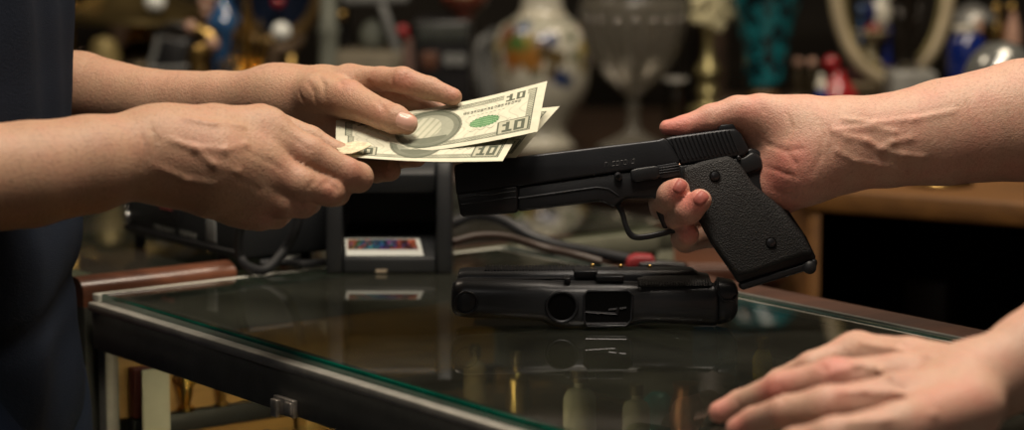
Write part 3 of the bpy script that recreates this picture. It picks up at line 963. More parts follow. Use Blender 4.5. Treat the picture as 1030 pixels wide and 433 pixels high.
m = MB(); m.lathe(p, [(0, 0), (.007, 0), (.0075, .016), (.005, .021), (.003, .023)], 20); m.build('glass_body', M_YEL, e)
m = MB(); m.lathe(p + np.array([0, 0, .023]), [(0, 0), (.004, 0), (.005, .008), (0, .010)], 20); m.build('stopper', M_GOLD, e)

# ================================================================== HELD PISTOL
M_GUN = mat('blued steel slide', (.030, .032, .037), rough=.40, metal=.55, var=.25, vscale=25, bump=.12, bscale=900)
M_FRAME = mat('black alloy frame', (.020, .021, .024), rough=.42, metal=.4, var=.2, vscale=25, bump=.12, bscale=900)
M_GRIP = mat('stippled black grip', (.016, .016, .017), rough=.62, var=.2, vscale=60, bump=.55, bscale=1000, kind='voronoi')
M_STEEL = mat('dark steel', (.05, .05, .055), rough=.28, metal=.8, var=.2)
M_BORE = mat('bore black', (.002, .002, .002), rough=.9, spec=.1)
M_STAMP = mat('faint stamp', (.05, .05, .052), rough=.5)
GN = np.array([.05, math.cos(PITCH), -math.sin(PITCH)]); GN /= np.linalg.norm(GN)


def gd(px): return 1.648 + (px - 620) * 0.00006


def G(px, py, off=0.0): return P(px, py, gd(px)) + GN * off


def gpr(pts, o0, o1, mb=None):
    m = mb or MB()
    return m.prism([G(x, y, o0) for x, y in pts], GN * (o1 - o0))


gun = thing('pistol', G(720, 220, .012), 'black semi-automatic pistol held up over the counter by its stippled grip', 'pistol', 'black pistols')
sl = MB()
gpr([(456.5, 168), (458, 166), (463, 164.6), (560, 153), (662, 140.6), (667, 138.6), (671.5, 141), (684, 160), (684, 165.5), (632, 172), (603, 176), (520, 188), (459, 196.5)], -.0005, .0225, sl)
slide = sl.build('slide', M_GUN, gun, bevel=.0032, seg=3, angle=40)
rs = MB(); gpr([(668, 139.5), (676, 137.2), (728, 130.2), (740, 129.2), (745, 134), (754, 151), (749, 157.5), (684, 166), (684, 160)], .0, .022, rs)
rear = rs.build('slide_rear', M_GUN, slide, bevel=.0018, seg=2)
sr = MB()
for i in range(15):
    x = 675 + i * 4.15
    yt = 139.3 - (x - 675) * .138; dx = 9.0
    yb = yt + 21.5
    sr.tube([G(x, yt, -.0001), G(x + dx, yb, -.0001)], .00075, 6)
    sr.tube([G(x, yt - 1.5, .001), G(x, yt - 1.5, .021)], .00065, 6)
sr.build('serration', M_GUN, slide)
fs = MB(); gpr([(464, 165), (467, 159.8), (473, 159.8), (478, 163.8)], .009, .013, fs); fs.build('front_sight', M_GUN, slide, bevel=.0005)
r_ = MB(); gpr([(722, 131), (725, 125.5), (738, 124.6), (741, 130)], .003, .019, r_); r_.build('rear_sight', M_GUN, slide, bevel=.0006)
st = MB()
xx = 608
for i, kind in enumerate('TVEBIZUG'):
    y0 = 168.2 - i * .48; x0 = 608 + i * 3.9
    st.tube([G(x0, y0 - .2, -.0005), G(x0 + .5, y0 - 4.4, -.0005)], .00022, 4)
    if kind in 'EBZG': st.tube([G(x0, y0 - .2, -.0005), G(x0 + 2.4, y0 - .5, -.0005)], .0002, 4)
    if kind in 'TEBZIG': st.tube([G(x0 + .5, y0 - 4.4, -.0005), G(x0 + 2.8, y0 - 4.7, -.0005)], .0002, 4)
    if kind in 'VUZBG': st.tube([G(x0 + 2.4, y0 - .4, -.0005), G(x0 + 2.8, y0 - 4.5, -.0005)], .0002, 4)
st.build('slide_stamp', M_STAMP, slide)
# barrel shroud / dust cover block at the front
fb = MB(); gpr([(459.5, 195), (520, 187.2), (521, 191), (520.5, 213), (516, 214.6), (466, 218.6), (463, 216)], -.0012, .0235, fb)
fb.build('front_shroud', M_FRAME, gun, bevel=.0022, seg=2)
gr = MB()
for k in range(2):
    gr.tube([G(463, 199 + k * 1.2 + 5 * k, -.0012), G(519, 192.5 + 6 * k, -.0012)], .0005, 6)
gr.build('shroud_groove', M_GUN, gun)
mz = MB(); c = G(459.2, 182, .011); mz.tube([c, c + (G(440, 184, .011) - c) * .08], .0062, 20); mz.build('muzzle', M_BORE, gun)
# frame
fm = MB()
gpr([(520, 188), (603, 176.2), (632, 172.2), (684, 165.8), (748, 157.6), (757, 152), (766, 158), (768, 170), (745, 178), (692, 188), (684, 196), (672, 201), (664, 201), (657, 199.5), (630, 200), (624, 204), (618, 209.5), (610, 205), (603, 203.2), (596, 203.6), (521, 213)], .001, .0215, fm)
frame = fm.build('frame', M_FRAME, gun, bevel=.002, seg=2)
ln = MB(); ln.tube([G(521, 199.5, .0008), G(600, 188.5, .0008), G(612, 190, .0008), G(622, 197, .0008)], .0006, 6); ln.build('frame_rib', M_GUN, frame)
tg = MB()
outer = spline([(617, 205, 0), (623, 215, 0), (627, 228, 0), (632, 238.5, 0), (640, 242.2, 0), (652, 241.2, 0), (668, 237.8, 0), (683, 233.5, 0)], 5)
inner = spline([(624, 203, 0), (628.5, 214, 0), (631.5, 225, 0), (635.5, 233, 0), (641, 236, 0), (652, 235.2, 0), (667, 232, 0), (683, 228.5, 0)], 5)
n = len(outer)
for i in range(n - 1):
    pass
gpr([(p[0], p[1]) for p in outer] + [(p[0], p[1]) for p in inner[::-1]], .006, .0165, tg)
tg.build('trigger_guard', M_FRAME, gun, bevel=.0012, seg=2)
tr = MB(); gpr([(655, 199), (658, 208), (662, 218), (667, 230), (672, 230.5), (670, 220), (667, 210), (666, 199)], .008, .0145, tr)
tr.build('trigger', M_STEEL, gun, bevel=.0010)
# levers and pins
lv = MB(); gpr([(634, 171.5), (640, 169.6), (658, 167), (663, 168), (664, 178), (660, 180.5), (640, 183), (635, 181.5)], -.0035, .002, lv); lv.build('slide_stop', M_FRAME, gun, bevel=.0011)
lv = MB(); gpr([(661, 167), (680, 163.8), (684, 166.5), (684.5, 176.5), (667, 179.5), (662, 178)], -.0028, .002, lv)
for k in range(3): lv.tube([G(663, 169.5 + k * 2.6, -.0029), G(683, 166.6 + k * 2.6, -.0029)], .00045, 6)
lv.build('safety_lever', M_GUN, gun, bevel=.0008)


def disc(name, px, py, rpx, o0, o1, mm, par, n=24, dome=.0):
    r = rpx * gd(px) / F; c = G(px, py, o0)
    m = MB(); m.lathe(c, [(0, -dome), (r * .5, -dome * .85), (r * .85, -dome * .3), (r, 0), (r, o1 - o0), (0, o1 - o0)], n, axis=GN)
    return m.build(name, mm, par)


disc('pin', 621.7, 177.8, 4.2, -.0016, .002, M_STEEL, gun, dome=.0006)
disc('pin', 621.7, 177.8, 2.0, -.0026, .0, M_BORE, gun)
disc('pin', 743, 159, 2.2, -.0006, .002, M_STEEL, gun, dome=.0004)
# hammer and beavertail
hm = MB(); gpr([(750, 151), (756, 148.5), (765, 152), (771, 158), (771.5, 164.5), (765, 168), (757, 169.5), (752, 163)], .006, .016, hm); hm.build('hammer', M_FRAME, gun, bevel=.0016)
# grip core, panel, magazine base
gc = MB()
gpr([(684, 172), (748, 160), (768, 171), (772, 180), (790, 206), (812, 239), (821, 258), (821, 264), (744, 287), (738, 277), (716, 246), (702, 220), (690, 197)], .0035, .0265, gc)
gc.build('grip_core', M_FRAME, gun, bevel=.003, seg=3)
gp = MB()
gpr([(686, 169.5), (706, 162.5), (733, 156.6), (743, 164), (750, 174), (758, 186), (786, 208.5), (807, 234), (818.5, 256.5), (806.5, 257.5), (751, 276.5), (741, 277.5), (731, 265), (716, 244.5), (704, 221), (695, 204), (688.5, 188)], -.0045, .006, gp)
panel = gp.build('grip_panel', M_GRIP, gun, bevel=.0035, seg=3, angle=25)
disc('grip_screw', 718.8, 177.6, 5.6, -.0052, -.002, M_BORE, panel)
disc('grip_screw', 718.8, 177.6, 4.5, -.0056, -.002, M_STEEL, panel, dome=.0006)
disc('grip_screw', 775.2, 244.4, 5.6, -.0052, -.002, M_BORE, panel)
disc('grip_screw', 775.2, 244.4, 4.5, -.0056, -.002, M_STEEL, panel, dome=.0006)
mg = MB(); gpr([(743.5, 285.5), (806, 266), (821, 260), (823, 265), (820, 271), (809, 273.5), (748, 292), (744.5, 291)], .0005, .0225, mg)
mb_ = mg.build('magazine_base', M_FRAME, gun, bevel=.0016)
disc('lanyard_boss', 814.5, 269.5, 6.6, -.001, .012, M_FRAME, gun, dome=.0015)

# ================================================================== LYING PISTOL
M_GLOSSY = mat('worn glossy black', (.042, .044, .049), rough=.33, metal=.4, var=.2, vscale=25, bump=.08, bscale=700)
lg_d = DZ(600, 333, ZT)


def Lp(px, py, off=0.0):             # vertical plane facing the viewer, off = distance away
    return P(px, py, lg_d) + np.array([0, off, 0])


lg = thing('pistol', (Lp(600, 333)[0], Lp(600, 333)[1] + .025, ZT), 'black pistol lying on its side on the glass counter top', 'pistol', 'black pistols')


def loft(sections, depth, name, mm, par, off0=0.0, ex=3.2, n=28, capr=.0):
    """rounded-box sections along the picture x direction: (px, top py, bottom py, depth scale)"""
    vs, fs = [], []
    for (px, t_, b_, ds) in sections:
        c = (Lp(px, t_) + Lp(px, b_)) / 2; hz = abs(Lp(px, t_)[2] - Lp(px, b_)[2]) / 2; hy = depth * ds / 2
        for k in range(n):
            a = 2 * math.pi * k / n
            ca, sa = math.cos(a), math.sin(a)
            f = (abs(ca) ** ex + abs(sa) ** ex) ** (-1 / ex)
            vs.append(np.array([c[0], c[1] + off0 + depth / 2 + hy * ca * f, c[2] + hz * sa * f]))
    m = len(sections)
    for i in range(m - 1):
        for k in range(n):
            k2 = (k + 1) % n
            fs.append((i * n + k, (i + 1) * n + k, (i + 1) * n + k2, i * n + k2))
    fs.append(tuple(range(n))); fs.append(tuple((m - 1) * n + k for k in range(n))[::-1])
    return mesh_obj(name, vs, fs, mm, par, angle=40)


bodyL = loft([(453.5, 296, 312, .5), (455, 288.5, 317.5, .75), (459, 284.5, 321.5, .92), (467, 283, 323, 1), (520, 284.0, 325.5, 1), (546, 284.5, 327.5, 1), (556, 285.5, 333, 1), (566, 286, 335, 1.05), (580, 286, 335.5, 1.05),
              (614, 286, 334.2, 1.05), (632, 286.5, 332, 1), (652, 287.5, 328.6, .95), (690, 288, 330.2, .95), (718, 288, 332.0, .98), (721.5, 289, 331.5, .95), (722.5, 291, 330, .9)], .030, 'frame', M_GLOSSY, lg, ex=2.7)
slL = loft([(458, 290, 322, .5), (461, 281, 323, .95), (466, 279.5, 324, 1), (600, 278.5, 326, 1), (700, 279, 326, 1), (706, 283, 322, .9)], .027, 'slide', M_GUN, lg, off0=.027, ex=5)
# raised serrated rib along the top of the slide
m = MB()
for i in range(34):
    x = 488 + i * 3.2
    m.tube([Lp(x, 279.5, .030), Lp(x + .6, 278.3, .046)], .0008, 6)
m.build('serration', M_GUN, slL)
m = MB(); m.tube([Lp(466, 284.2, .012), Lp(575, 283.6, .012)], .0009, 8); m.build('slide_rail', M_STEEL, slL)
# levers on top
m = MB(); m.box(Lp(578, 284.5, .016), Lp(602, 284.5, .016) - Lp(578, 284.5, .016), np.array([0, .018, 0]), CZ * .0055); m.build('slide_stop', M_GUN, lg, bevel=.001)
m = MB(); m.box(Lp(600, 286, .006), Lp(628, 286, .006) - Lp(600, 286, .006), np.array([0, .012, 0]), CZ * .0045); m.build('magazine_catch', M_GUN, lg, bevel=.001)
m = MB(); m.box(Lp(568, 287, .004), Lp(574, 287, .004) - Lp(568, 287, .004), np.array([0, .012, 0]), CZ * .004); m.build('takedown_lever', M_GUN, lg, bevel=.001)
# textured grip strip
m = MB(); m.prism([Lp(642, 288.0, .004), Lp(650, 285.2, .010), Lp(700, 284.5, .012), Lp(716, 286.5, .008), Lp(718, 288.6, .003), Lp(646, 289.6, .001)], np.array([0, .032, .0015]))
m.build('grip_panel', M_GRIP, lg, bevel=.001)
m = MB()
for i in range(26):
    x = 643 + i * 2.8
    m.tube([Lp(x, 287.6, .002), Lp(x + .5, 285.4, .016)], .00055, 5)
m.build('checkering', M_STEEL, lg)
# ring faces on the near side
def ring(name, px, py, rpx, tube_r, off, mm, par, rx=1.0):
    m = MB(); r = rpx * lg_d / F
    c = Lp(px, py, off)
    m.tube(arc(c, np.array([rx, 0, 0]), np.array([0, 0, 1.0]), r, r, 0, 2 * math.pi, 32)[:-1], tube_r, 8, closed=True)
    return m.build(name, mm, par)


def ldisc(name, px, py, rpx, off, th, mm, par):
    r = rpx * lg_d / F
    m = MB(); m.lathe(Lp(px, py, off), [(0, -th), (r * .9, -th), (r, -th * .6), (r, .004), (0, .004)], 28, axis=(0, 1, 0)); return m.build(name, mm, par)


ring('spring_plug', 469, 304.5, 10.8, .0009, -.0006, M_GUN, lg); ldisc('spring_plug_face', 469, 304.5, 9.8, .0004, .0012, M_FRAME, lg)
ring('trigger_guard', 565, 308.5, 15.5, .0013, -.0012, M_GUN, lg); ldisc('trigger_shade_disc', 565, 308.5, 13.8, -.0006, .0006, M_BORE, lg)  # flat black disc painted for the shade inside the trigger guard
# magazine well: flat black plate painted for its inner shade, raised lip, feed rails
m = MB(); m.prism([Lp(589, 296, -.0012), Lp(592, 293.4, -.0012), Lp(631, 293.4, -.0012), Lp(635, 297, -.0012), Lp(634, 322, -.0012), Lp(629, 327, -.0012), Lp(592, 327.5, -.0012), Lp(588.5, 323, -.0012)], np.array([0, .004, 0]))
m.build('well_shade_plate', M_BORE, lg)
m = MB(); m.tube([Lp(587.5, 322, -.001), Lp(587.5, 298, -.001), Lp(591, 292.8, -.001), Lp(631, 292.4, -.001), Lp(636, 297, -.001), Lp(635, 322, -.001), Lp(629.5, 327.8, -.001), Lp(591, 328.2, -.001)], .0010, 8, closed=True)
m.build('well_lip', M_GUN, lg)
m = MB()
for (x0, y0, x1, y1) in ((589, 313.5, 621, 315.5), (589, 325.5, 630, 325.0), (612, 311.5, 630, 309.5)):
    m.tube([Lp(x0, y0, -.0014), Lp(x1, y1, -.0014)], .0008, 6)
m.tube([Lp(620, 316, -.0014), Lp(622, 309, -.0014)], .0012, 6)
m.build('feed_rail', M_STEEL, lg)
# rear end cap
loft([(721, 289.5, 329, .85), (724, 284, 331, 1), (736, 286, 328, 1), (741, 288, 323, .95), (743.4, 292, 318, .7)], .034, 'rear_cap', M_GLOSSY, lg, off0=.002, ex=3.2)
m = MB(); m.tube([Lp(721.5, 287, .012), Lp(722, 296, .001), Lp(728, 303, -.0004), Lp(738, 302, .0), Lp(742, 296, .006)], .0012, 8); m.build('hammer', M_GUN, lg)

# ================================================================== BANKNOTES
FONT = {'1': ['010', '110', '010', '010', '111'], '0': ['111', '101', '101', '101', '111']}


def note_print():
    W, H = 340, 146
    img = np.zeros((H, W, 3)); yy, xx = np.mgrid[0:H, 0:W]
    paper = np.array([.70, .69, .55]); img[:] = paper
    r = np.random.default_rng(3)
    img *= (1 + .05 * (r.random((H, W, 1)) - .5))
    ink = np.array([.085, .10, .07]); mid = np.array([.30, .33, .24])

    def put(mask, c, a=1.0): img[mask] = img[mask] * (1 - a) + np.array(c) * a
    bd = (xx > 14) & (xx < W - 15) & (yy > 11) & (yy < H - 12)
    inn = (xx > 24) & (xx < W - 25) & (yy > 21) & (yy < H - 22)
    band = bd & ~inn
    put(band, mid, .45)
    lace = band & (((xx // 3 + yy // 3) % 2 == 0) | (np.sin(xx * .9) * np.sin(yy * .9) > .25))
    put(lace, ink, .55)
    put(bd & ((xx < 16.5) | (xx > W - 17.5) | (yy < 13.5) | (yy > H - 14.5)), ink, .8)
    put(inn & ((xx < 27) | (xx > W - 28) | (yy < 25) | (yy > H - 26)), ink, .6)
    put(inn & (np.sin(xx * .35 + 3 * np.sin(yy * .12)) > .86), mid, .30)
    # oval portrait field, plain grey sweep
    ex = (xx - 150) / 52; ey = (yy - 73) / 58; rr = np.sqrt(ex ** 2 + ey ** 2)
    put(rr < 1, [.30, .32, .25], .85)
    put((rr < 1) & (rr > .80), ink, .55)
    put((rr < 1.06) & (rr > .97), ink, .8)
    e2 = np.sqrt(((xx - 145) / 26) ** 2 + ((yy - 66) / 34) ** 2)
    put(e2 < 1, [.56, .56, .44], .9)
    put((e2 < 1) & (np.sin(xx * .5 + yy * .25) > .5), mid, .6)
    put((rr < .8) & (yy > 98) & (np.abs(ex) < .6), ink, .7)
    # title line: row of small letter blocks
    for i in range(17):
        x0 = 206 + i * 5.6; hgt = 8 + (i * 7) % 3
        m = (xx >= x0) & (xx < x0 + 4.2) & (yy > 36) & (yy < 36 + hgt)
        put(m, ink, .85)
        put((xx >= x0 + 1.3) & (xx < x0 + 2.8) & (yy > 38 + (i * 5) % 4) & (yy < 41 + (i * 5) % 4), paper, .9)
    for i in range(9):
        put((xx > 214 + i * 7) & (xx < 219 + i * 7) & (yy > 52) & (yy < 55), ink, .6)
    # green seal
    sx, sy = (xx - 243) / 25, (yy - 80) / 17
    sr_ = np.sqrt(sx ** 2 + sy ** 2); ang = np.arctan2(sy, sx)
    put(sr_ < 1 + .06 * np.sin(ang * 22), [.02, .18, .05], .9)
    put((sr_ < .9) & (np.sin(xx * 1.1) * np.sin(yy * 1.0 + xx * .3) > .1), [.35, .55, .30], .7)
    # signature strokes
    put((np.abs(yy - (103 + 3 * np.sin(xx * .4))) < .9) & (xx > 215) & (xx < 262), ink, .6)
    put((np.abs(yy - (92 + 4 * np.sin(xx * .5))) < .9) & (xx > 276) & (xx < 290), ink, .5)
    # corner numerals: 10
    for (cx, cy, s, bg) in ((294, 112, 5.2, True), (290, 22, 4.2, False), (46, 112, 5.2, True), (50, 22, 4.2, False)):
        if bg: put((np.abs(xx - cx) < 5.0 * s) & (np.abs(yy - cy) < 3.4 * s), [.50, .50, .38], .95); put((np.abs(np.abs(xx - cx) - 5.0 * s) < 1.3) & (np.abs(yy - cy) < 3.4 * s), ink, .9); put((np.abs(np.abs(yy - cy) - 3.4 * s) < 1.3) & (np.abs(xx - cx) < 5.0 * s), ink, .9)
        else: put((np.abs(xx - cx) < 4.6 * s) & (np.abs(yy - cy) < 3.2 * s), paper, .9)
        for k, ch in enumerate('10'):
            for ry, row in enumerate(FONT[ch]):
                for rx, b in enumerate(row):
                    if b == '1':
                        x0 = cx + (-3.6 + k * 3.9 + rx * 1.12) * s; y0 = cy + (-2.6 + ry * 1.06) * s
                        put((xx >= x0) & (xx < x0 + 1.14 * s) & (yy >= y0) & (yy < y0 + 1.08 * s), ink, .95)
    return img


NOTE = note_print()


def bill_mat():
    m, nt, b = new_mat('banknote paper')
    at = nt.nodes.new('ShaderNodeAttribute'); at.attribute_name = 'print'
    tc = nt.nodes.new('ShaderNodeTexCoord'); nz = nt.nodes.new('ShaderNodeTexNoise'); nz.inputs['Scale'].default_value = 120
    nt.links.new(tc.outputs['Object'], nz.inputs['Vector'])
    mx = nt.nodes.new('ShaderNodeMix'); mx.data_type = 'RGBA'; mx.blend_type = 'MULTIPLY'; mx.inputs['Factor'].default_value = .25
    nt.links.new(at.outputs['Color'], mx.inputs['A']); nt.links.new(nz.outputs['Fac'], mx.inputs['B'])
    nt.links.new(mx.outputs['Result'], b.inputs['Base Color'])
    b.inputs['Roughness'].default_value = .75; b.inputs['Specular IOR Level'].default_value = .2
    return m


M_BILL = bill_mat()


def banknote(TL, TR, BR, BL, label, bow=0.0, curl=0.0, thick=.0003):
    """corners are (px, py, depth); bow lifts the middle of the long edges (px), curl drops the right end"""
    H, W = NOTE.shape[:2]
    W2, H2 = W // 1, H // 1
    u = np.linspace(0, 1, W2); v = np.linspace(0, 1, H2)
    U, V = np.meshgrid(u, v)
    c = [np.array(P(*q)) for q in (TL, TR, BR, BL)]
    pos = (1 - U)[..., None] * ((1 - V)[..., None] * c[0] + V[..., None] * c[3]) + U[..., None] * ((1 - V)[..., None] * c[1] + V[..., None] * c[2])
    nrm = np.cross(c[1] - c[0], c[3] - c[0]); nrm /= np.linalg.norm(nrm)
    if nrm[2] < 0: nrm = -nrm
    wave = bow * np.sin(math.pi * U) + curl * U ** 3 + .0006 * np.sin(7 * U + 3 * V) * np.sin(math.pi * V)
    pos = pos + wave[..., None] * nrm
    col = NOTE
    vs = np.concatenate([pos.reshape(-1, 3), pos.reshape(-1, 3) - nrm * thick])
    n = H2 * W2
    I, Jx = np.meshgrid(np.arange(H2 - 1), np.arange(W2 - 1), indexing='ij')
    a = (I * W2 + Jx).ravel()
    q1 = np.stack([a, a + W2, a + W2 + 1, a + 1], 1)
    q2 = q1[:, ::-1] + n
    qs = np.concatenate([q1, q2])
    root = bpy.data.meshes.new('banknote')
    o = np_mesh('banknote', vs, qs, M_BILL)
    bpy.data.meshes.remove(root)
    at = o.data.attributes.new('print', 'FLOAT_COLOR', 'POINT')
    cc = np.ones((2 * n, 4), np.float32); cc[:n, :3] = col.reshape(-1, 3); cc[n:, :3] = col[:, ::-1].reshape(-1, 3)
    at.data.foreach_set('color', cc.ravel())
    return tag(o, label, 'banknote', 'banknotes held out by the customer')


banknote((338, 121, 1.672), (550.5, 81.5, 1.672), (540.5, 132.5, 1.622), (338, 158, 1.616), 'topmost banknote of the fan, with green seal and grey oval', bow=-.004)
banknote((342, 128, 1.668), (534, 114, 1.672), (505.5, 162, 1.600), (342, 157, 1.600), 'lower front banknote poking out below the topmost one', bow=-.002)
banknote((340, 120, 1.690), (563, 107, 1.688), (519, 158.5, 1.640), (344, 156, 1.630), 'banknote whose pointed corner sticks out right behind the topmost one', bow=-.002)
banknote((338, 132, 1.690), (536, 128, 1.690), (515.5, 159.5, 1.646), (344, 157, 1.636), 'lowest banknote at the back of the fan, mostly covered', bow=-.002)
# folded corner under the near thumb
fc = [P(338, 149, 1.605), P(346, 144, 1.612), P(358, 142, 1.614), P(371, 143.5, 1.612), P(374, 146, 1.608), P(364, 151, 1.600), P(354, 154.5, 1.596), P(343, 155, 1.597)]
m = MB(); m.prism(fc, np.array([0, .002, -.0006]))
tag(m.build('folded_banknote', mat('folded note paper', (.75, .66, .46), rough=.8, var=.35, vscale=350), bevel=.0006), 'small folded banknote pinched in the near hand of the customer', 'banknote')
# ================================================================== ROOM
M_WALL = mat('dark umber wall', (.030, .024, .017), rough=.9, var=.35, vscale=6, bump=.2, bscale=60)
M_FLOOR = wood('dark floor boards', (.035, .02, .011), (.075, .045, .024), rough=.55, scale=(2, 22, 2))
M_CEIL = mat('dim ceiling', (.16, .145, .12), rough=.95)


def plane(name, o, u, v, mm):
    o, u, v = map(np.array, (o, u, v))
    return tag(mesh_obj(name, [o, o + u, o + u + v, o + v], [(0, 1, 2, 3)], mm, smooth=False), kind='structure')


XL, XR, YB, YF, ZH = -2.3, 2.3, 4.3, -1.6, 2.85
plane('floor', (XL, YF, 0.), (XR - XL, 0, 0), (0, YB - YF, 0), M_FLOOR)
plane('ceiling', (XL, YF, ZH), (0, YB - YF, 0), (XR - XL, 0, 0), M_CEIL)
plane('wall_back', (XL, YB, 0.), (XR - XL, 0, 0), (0, 0, ZH), M_WALL)
plane('wall_left', (XL, YF, 0.), (0, YB - YF, 0), (0, 0, ZH), M_WALL)
plane('wall_right', (XR, YB, 0.), (0, YF - YB, 0), (0, 0, ZH), M_WALL)
bbm = MB(); bbm.box((XL, YB - .015, 0), (XR - XL, 0, 0), (0, .015, 0), (0, 0, .1)); tag(bbm.build('baseboard_back', M_RWOOD, bevel=.003), kind='structure')

# ================================================================== BACK FURNITURE
ZB = ZT + .315 - .347 - ZT + ZT      # sideboard top
ZB = CAM[2] - .347
ZR = CAM[2] - .306
M_DKWOOD = wood('dark sideboard wood', (.022, .012, .007), (.050, .028, .015), rough=.4, scale=(3, 30, 30))
M_OAKC = wood('orange oak cabinet', (.085, .034, .006), (.15, .064, .012), rough=.6, scale=(5, 40, 40), coat=0)
M_CHEST = wood('red brown chest wood', (.05, .016, .008), (.095, .034, .014), rough=.5, scale=(3, 26, 26), coat=.1)


def Q(px, py, Y):                    # point on the vertical plane y = Y behind a picture point
    r = (px - CX) / F * RI + FW + (CY - py) / F * UP
    return CAM + r * (Y / r[1])


def bxx(mb, x0, x1, y0, y1, z0, z1): return mb.box((x0, y0, z0), (x1 - x0, 0, 0), (0, y1 - y0, 0), (0, 0, z1 - z0))


side = thing('sideboard', (-.6, 3.15, 0), 'long dark wooden sideboard crowded with antiques along the back', 'sideboard')
m = MB(); bxx(m, -1.6, 1.30, 2.78, 3.6, ZB - .03, ZB); m.build('top_board', M_DKWOOD, side, bevel=.004)
m = MB(); bxx(m, -1.58, 1.28, 2.82, 3.58, .08, ZB - .031); m.build('carcass', M_DKWOOD, side, bevel=.003)
for x in (-1.56, -.93, -.30, .33):
    m = MB(); bxx(m, x + .02, x + .60, 2.800, 2.8195, .12, ZB - .06); dr = m.build('door', M_CHEST, side, bevel=.004)
    m = MB(); m.ball((x + .55, 2.79, .6), .012); m.build('knob', M_BRASS, dr)
for x in (-1.54, 1.22):
    for y in (2.86, 3.5):
        m = MB(); m.lathe((x, y, 0), [(.02, 0), (.028, .04), (.03, .08), (0, .08)], 16); m.build('foot', M_DKWOOD, side)
# open shelf behind the antiques
sh = thing('wall_shelf_unit', (-.5, 3.9, 0), 'tall dark shelf unit standing behind the sideboard', 'shelf')
for x in (-1.5, -.62, .30, 1.22):
    m = MB(); bxx(m, x, x + .03, 3.72, 4.02, 0, 2.2); m.build('upright', M_DKWOOD, sh, bevel=.002)
for z in (.30, .80, 1.13, 1.50, 2.17):
    m = MB(); bxx(m, -1.468, 1.218, 3.73, 4.0, z, z + .025); m.build('shelf_board', M_DKWOOD, sh, bevel=.002)

# oak cabinet on the right, open front
dirc = Q(1030, 205, 2.25) - Q(815, 188, 2.36); dirc[2] = 0; dirc /= np.linalg.norm(dirc)
nb_ = np.array([0, 1.0, 0])
K0 = Q(808, 188, 2.36); K0[2] = 0


def Kc(a, b, z): return K0 + dirc * a + nb_ * b + np.array([0, 0, z])


def kbox(mb, a0, a1, b0, b1, z0, z1):
    b0 *= .93; b1 *= .93
    return mb.box(Kc(a0, b0, z0), dirc * (a1 - a0), nb_ * (b1 - b0), (0, 0, z1 - z0))


cab = thing('oak_cabinet', Kc(.4, .2, 0), 'open-fronted orange oak cabinet with a dark interior behind the counter', 'cabinet')
KW = .95
m = MB(); kbox(m, 0, KW, 0, .42, ZR - .024, ZR); m.build('top_board', M_OAKC, cab, bevel=.003)
for a in (.006, KW - .02):
    m = MB(); kbox(m, a, a + .014, .004, .40, .10, ZR - .0245); m.build('side_panel', M_OAKC, cab, bevel=.002)
m = MB(); kbox(m, .021, KW - .021, .385, .40, .12, ZR - .025); m.build('back_panel', mat('black lining', (.006, .006, .006), rough=.9), cab, smooth=False)
m = MB(); kbox(m, .021, KW - .021, .01, .384, .66, .68); m.build('shelf', mat('dark shelf', (.012, .008, .006), rough=.7), cab, bevel=.002)
m = MB(); kbox(m, 0, KW, .0, .41, 0, .10); m.build('plinth', M_DKWOOD, cab, bevel=.003)
# dark chair-back shapes standing inside
def in_cab(px, py, b):
    p = Q(px, py, 2.36); return p


M_DCH = mat('dark bentwood', (.030, .016, .010), rough=.45)
M_DCH2 = mat('dark leather', (.018, .011, .008), rough=.5)
m = MB()
pc = Kc(.30, .17, 0.681); 
m.tube(arc(pc + np.array([0, 0, .085]), dirc, np.array([0, 0, 1.0]), .052, .075, -.5, math.pi + .5, 24), .005, 8)
m.cbox(pc, .09, .05, .02, math.atan2(dirc[1], dirc[0])); m.cbox(pc + np.array([0, 0, .018]), .012, .03, .14, math.atan2(dirc[1], dirc[0]))
tag(m.build('wooden_hoop_stand', M_DCH), 'dark bentwood hoop on a block inside the oak cabinet', 'ornament')
m = MB(); pc = Kc(.175, .20, .681); m.cbox(pc, .05, .05, .19, math.atan2(dirc[1], dirc[0]))
tag(m.build('leather_case', M_DCH2, bevel=.006), 'tall dark brown leather case inside the oak cabinet', 'case')
m = MB(); pc = Kc(.11, .13, .681); m.cbox(pc, .09, .07, .05, math.atan2(dirc[1], dirc[0]))
tag(m.build('wooden_box', M_DCH, bevel=.004), 'low dark wooden box inside the oak cabinet at its left', 'box')
# red-brown chest between sideboard and cabinet
x0 = Q(655, 200, 2.5)[0]; x1 = K0[0] - .012
chest = thing('chest', ((x0 + x1) / 2, 2.6, 0), 'tall red-brown wooden chest standing left of the oak cabinet', 'chest')
m = MB(); bxx(m, x0, x1, 2.45, 2.74, .05, ZB - .07); m.build('carcass', M_CHEST, chest, bevel=.004)
m = MB(); bxx(m, x0 - .006, x1 + .004, 2.44, 2.745, ZB - .0695, ZB - .05); m.build('lid', M_CHEST, chest, bevel=.004)
for k in range(3):
    m = MB(); bxx(m, x0 + .015, x1 - .015, 2.4405, 2.4495, .10 + k * .25, .10 + k * .25 + .22); d = m.build('drawer', M_CHEST, chest, bevel=.003)
    m = MB(); m.ball(((x0 + x1) / 2, 2.435, .21 + k * .25), .009); m.build('knob', M_BRASS, d)
m = MB(); bxx(m, x0 + .005, x1 - .005, 2.46, 2.73, 0, .05); m.build('plinth', M_DKWOOD, chest)

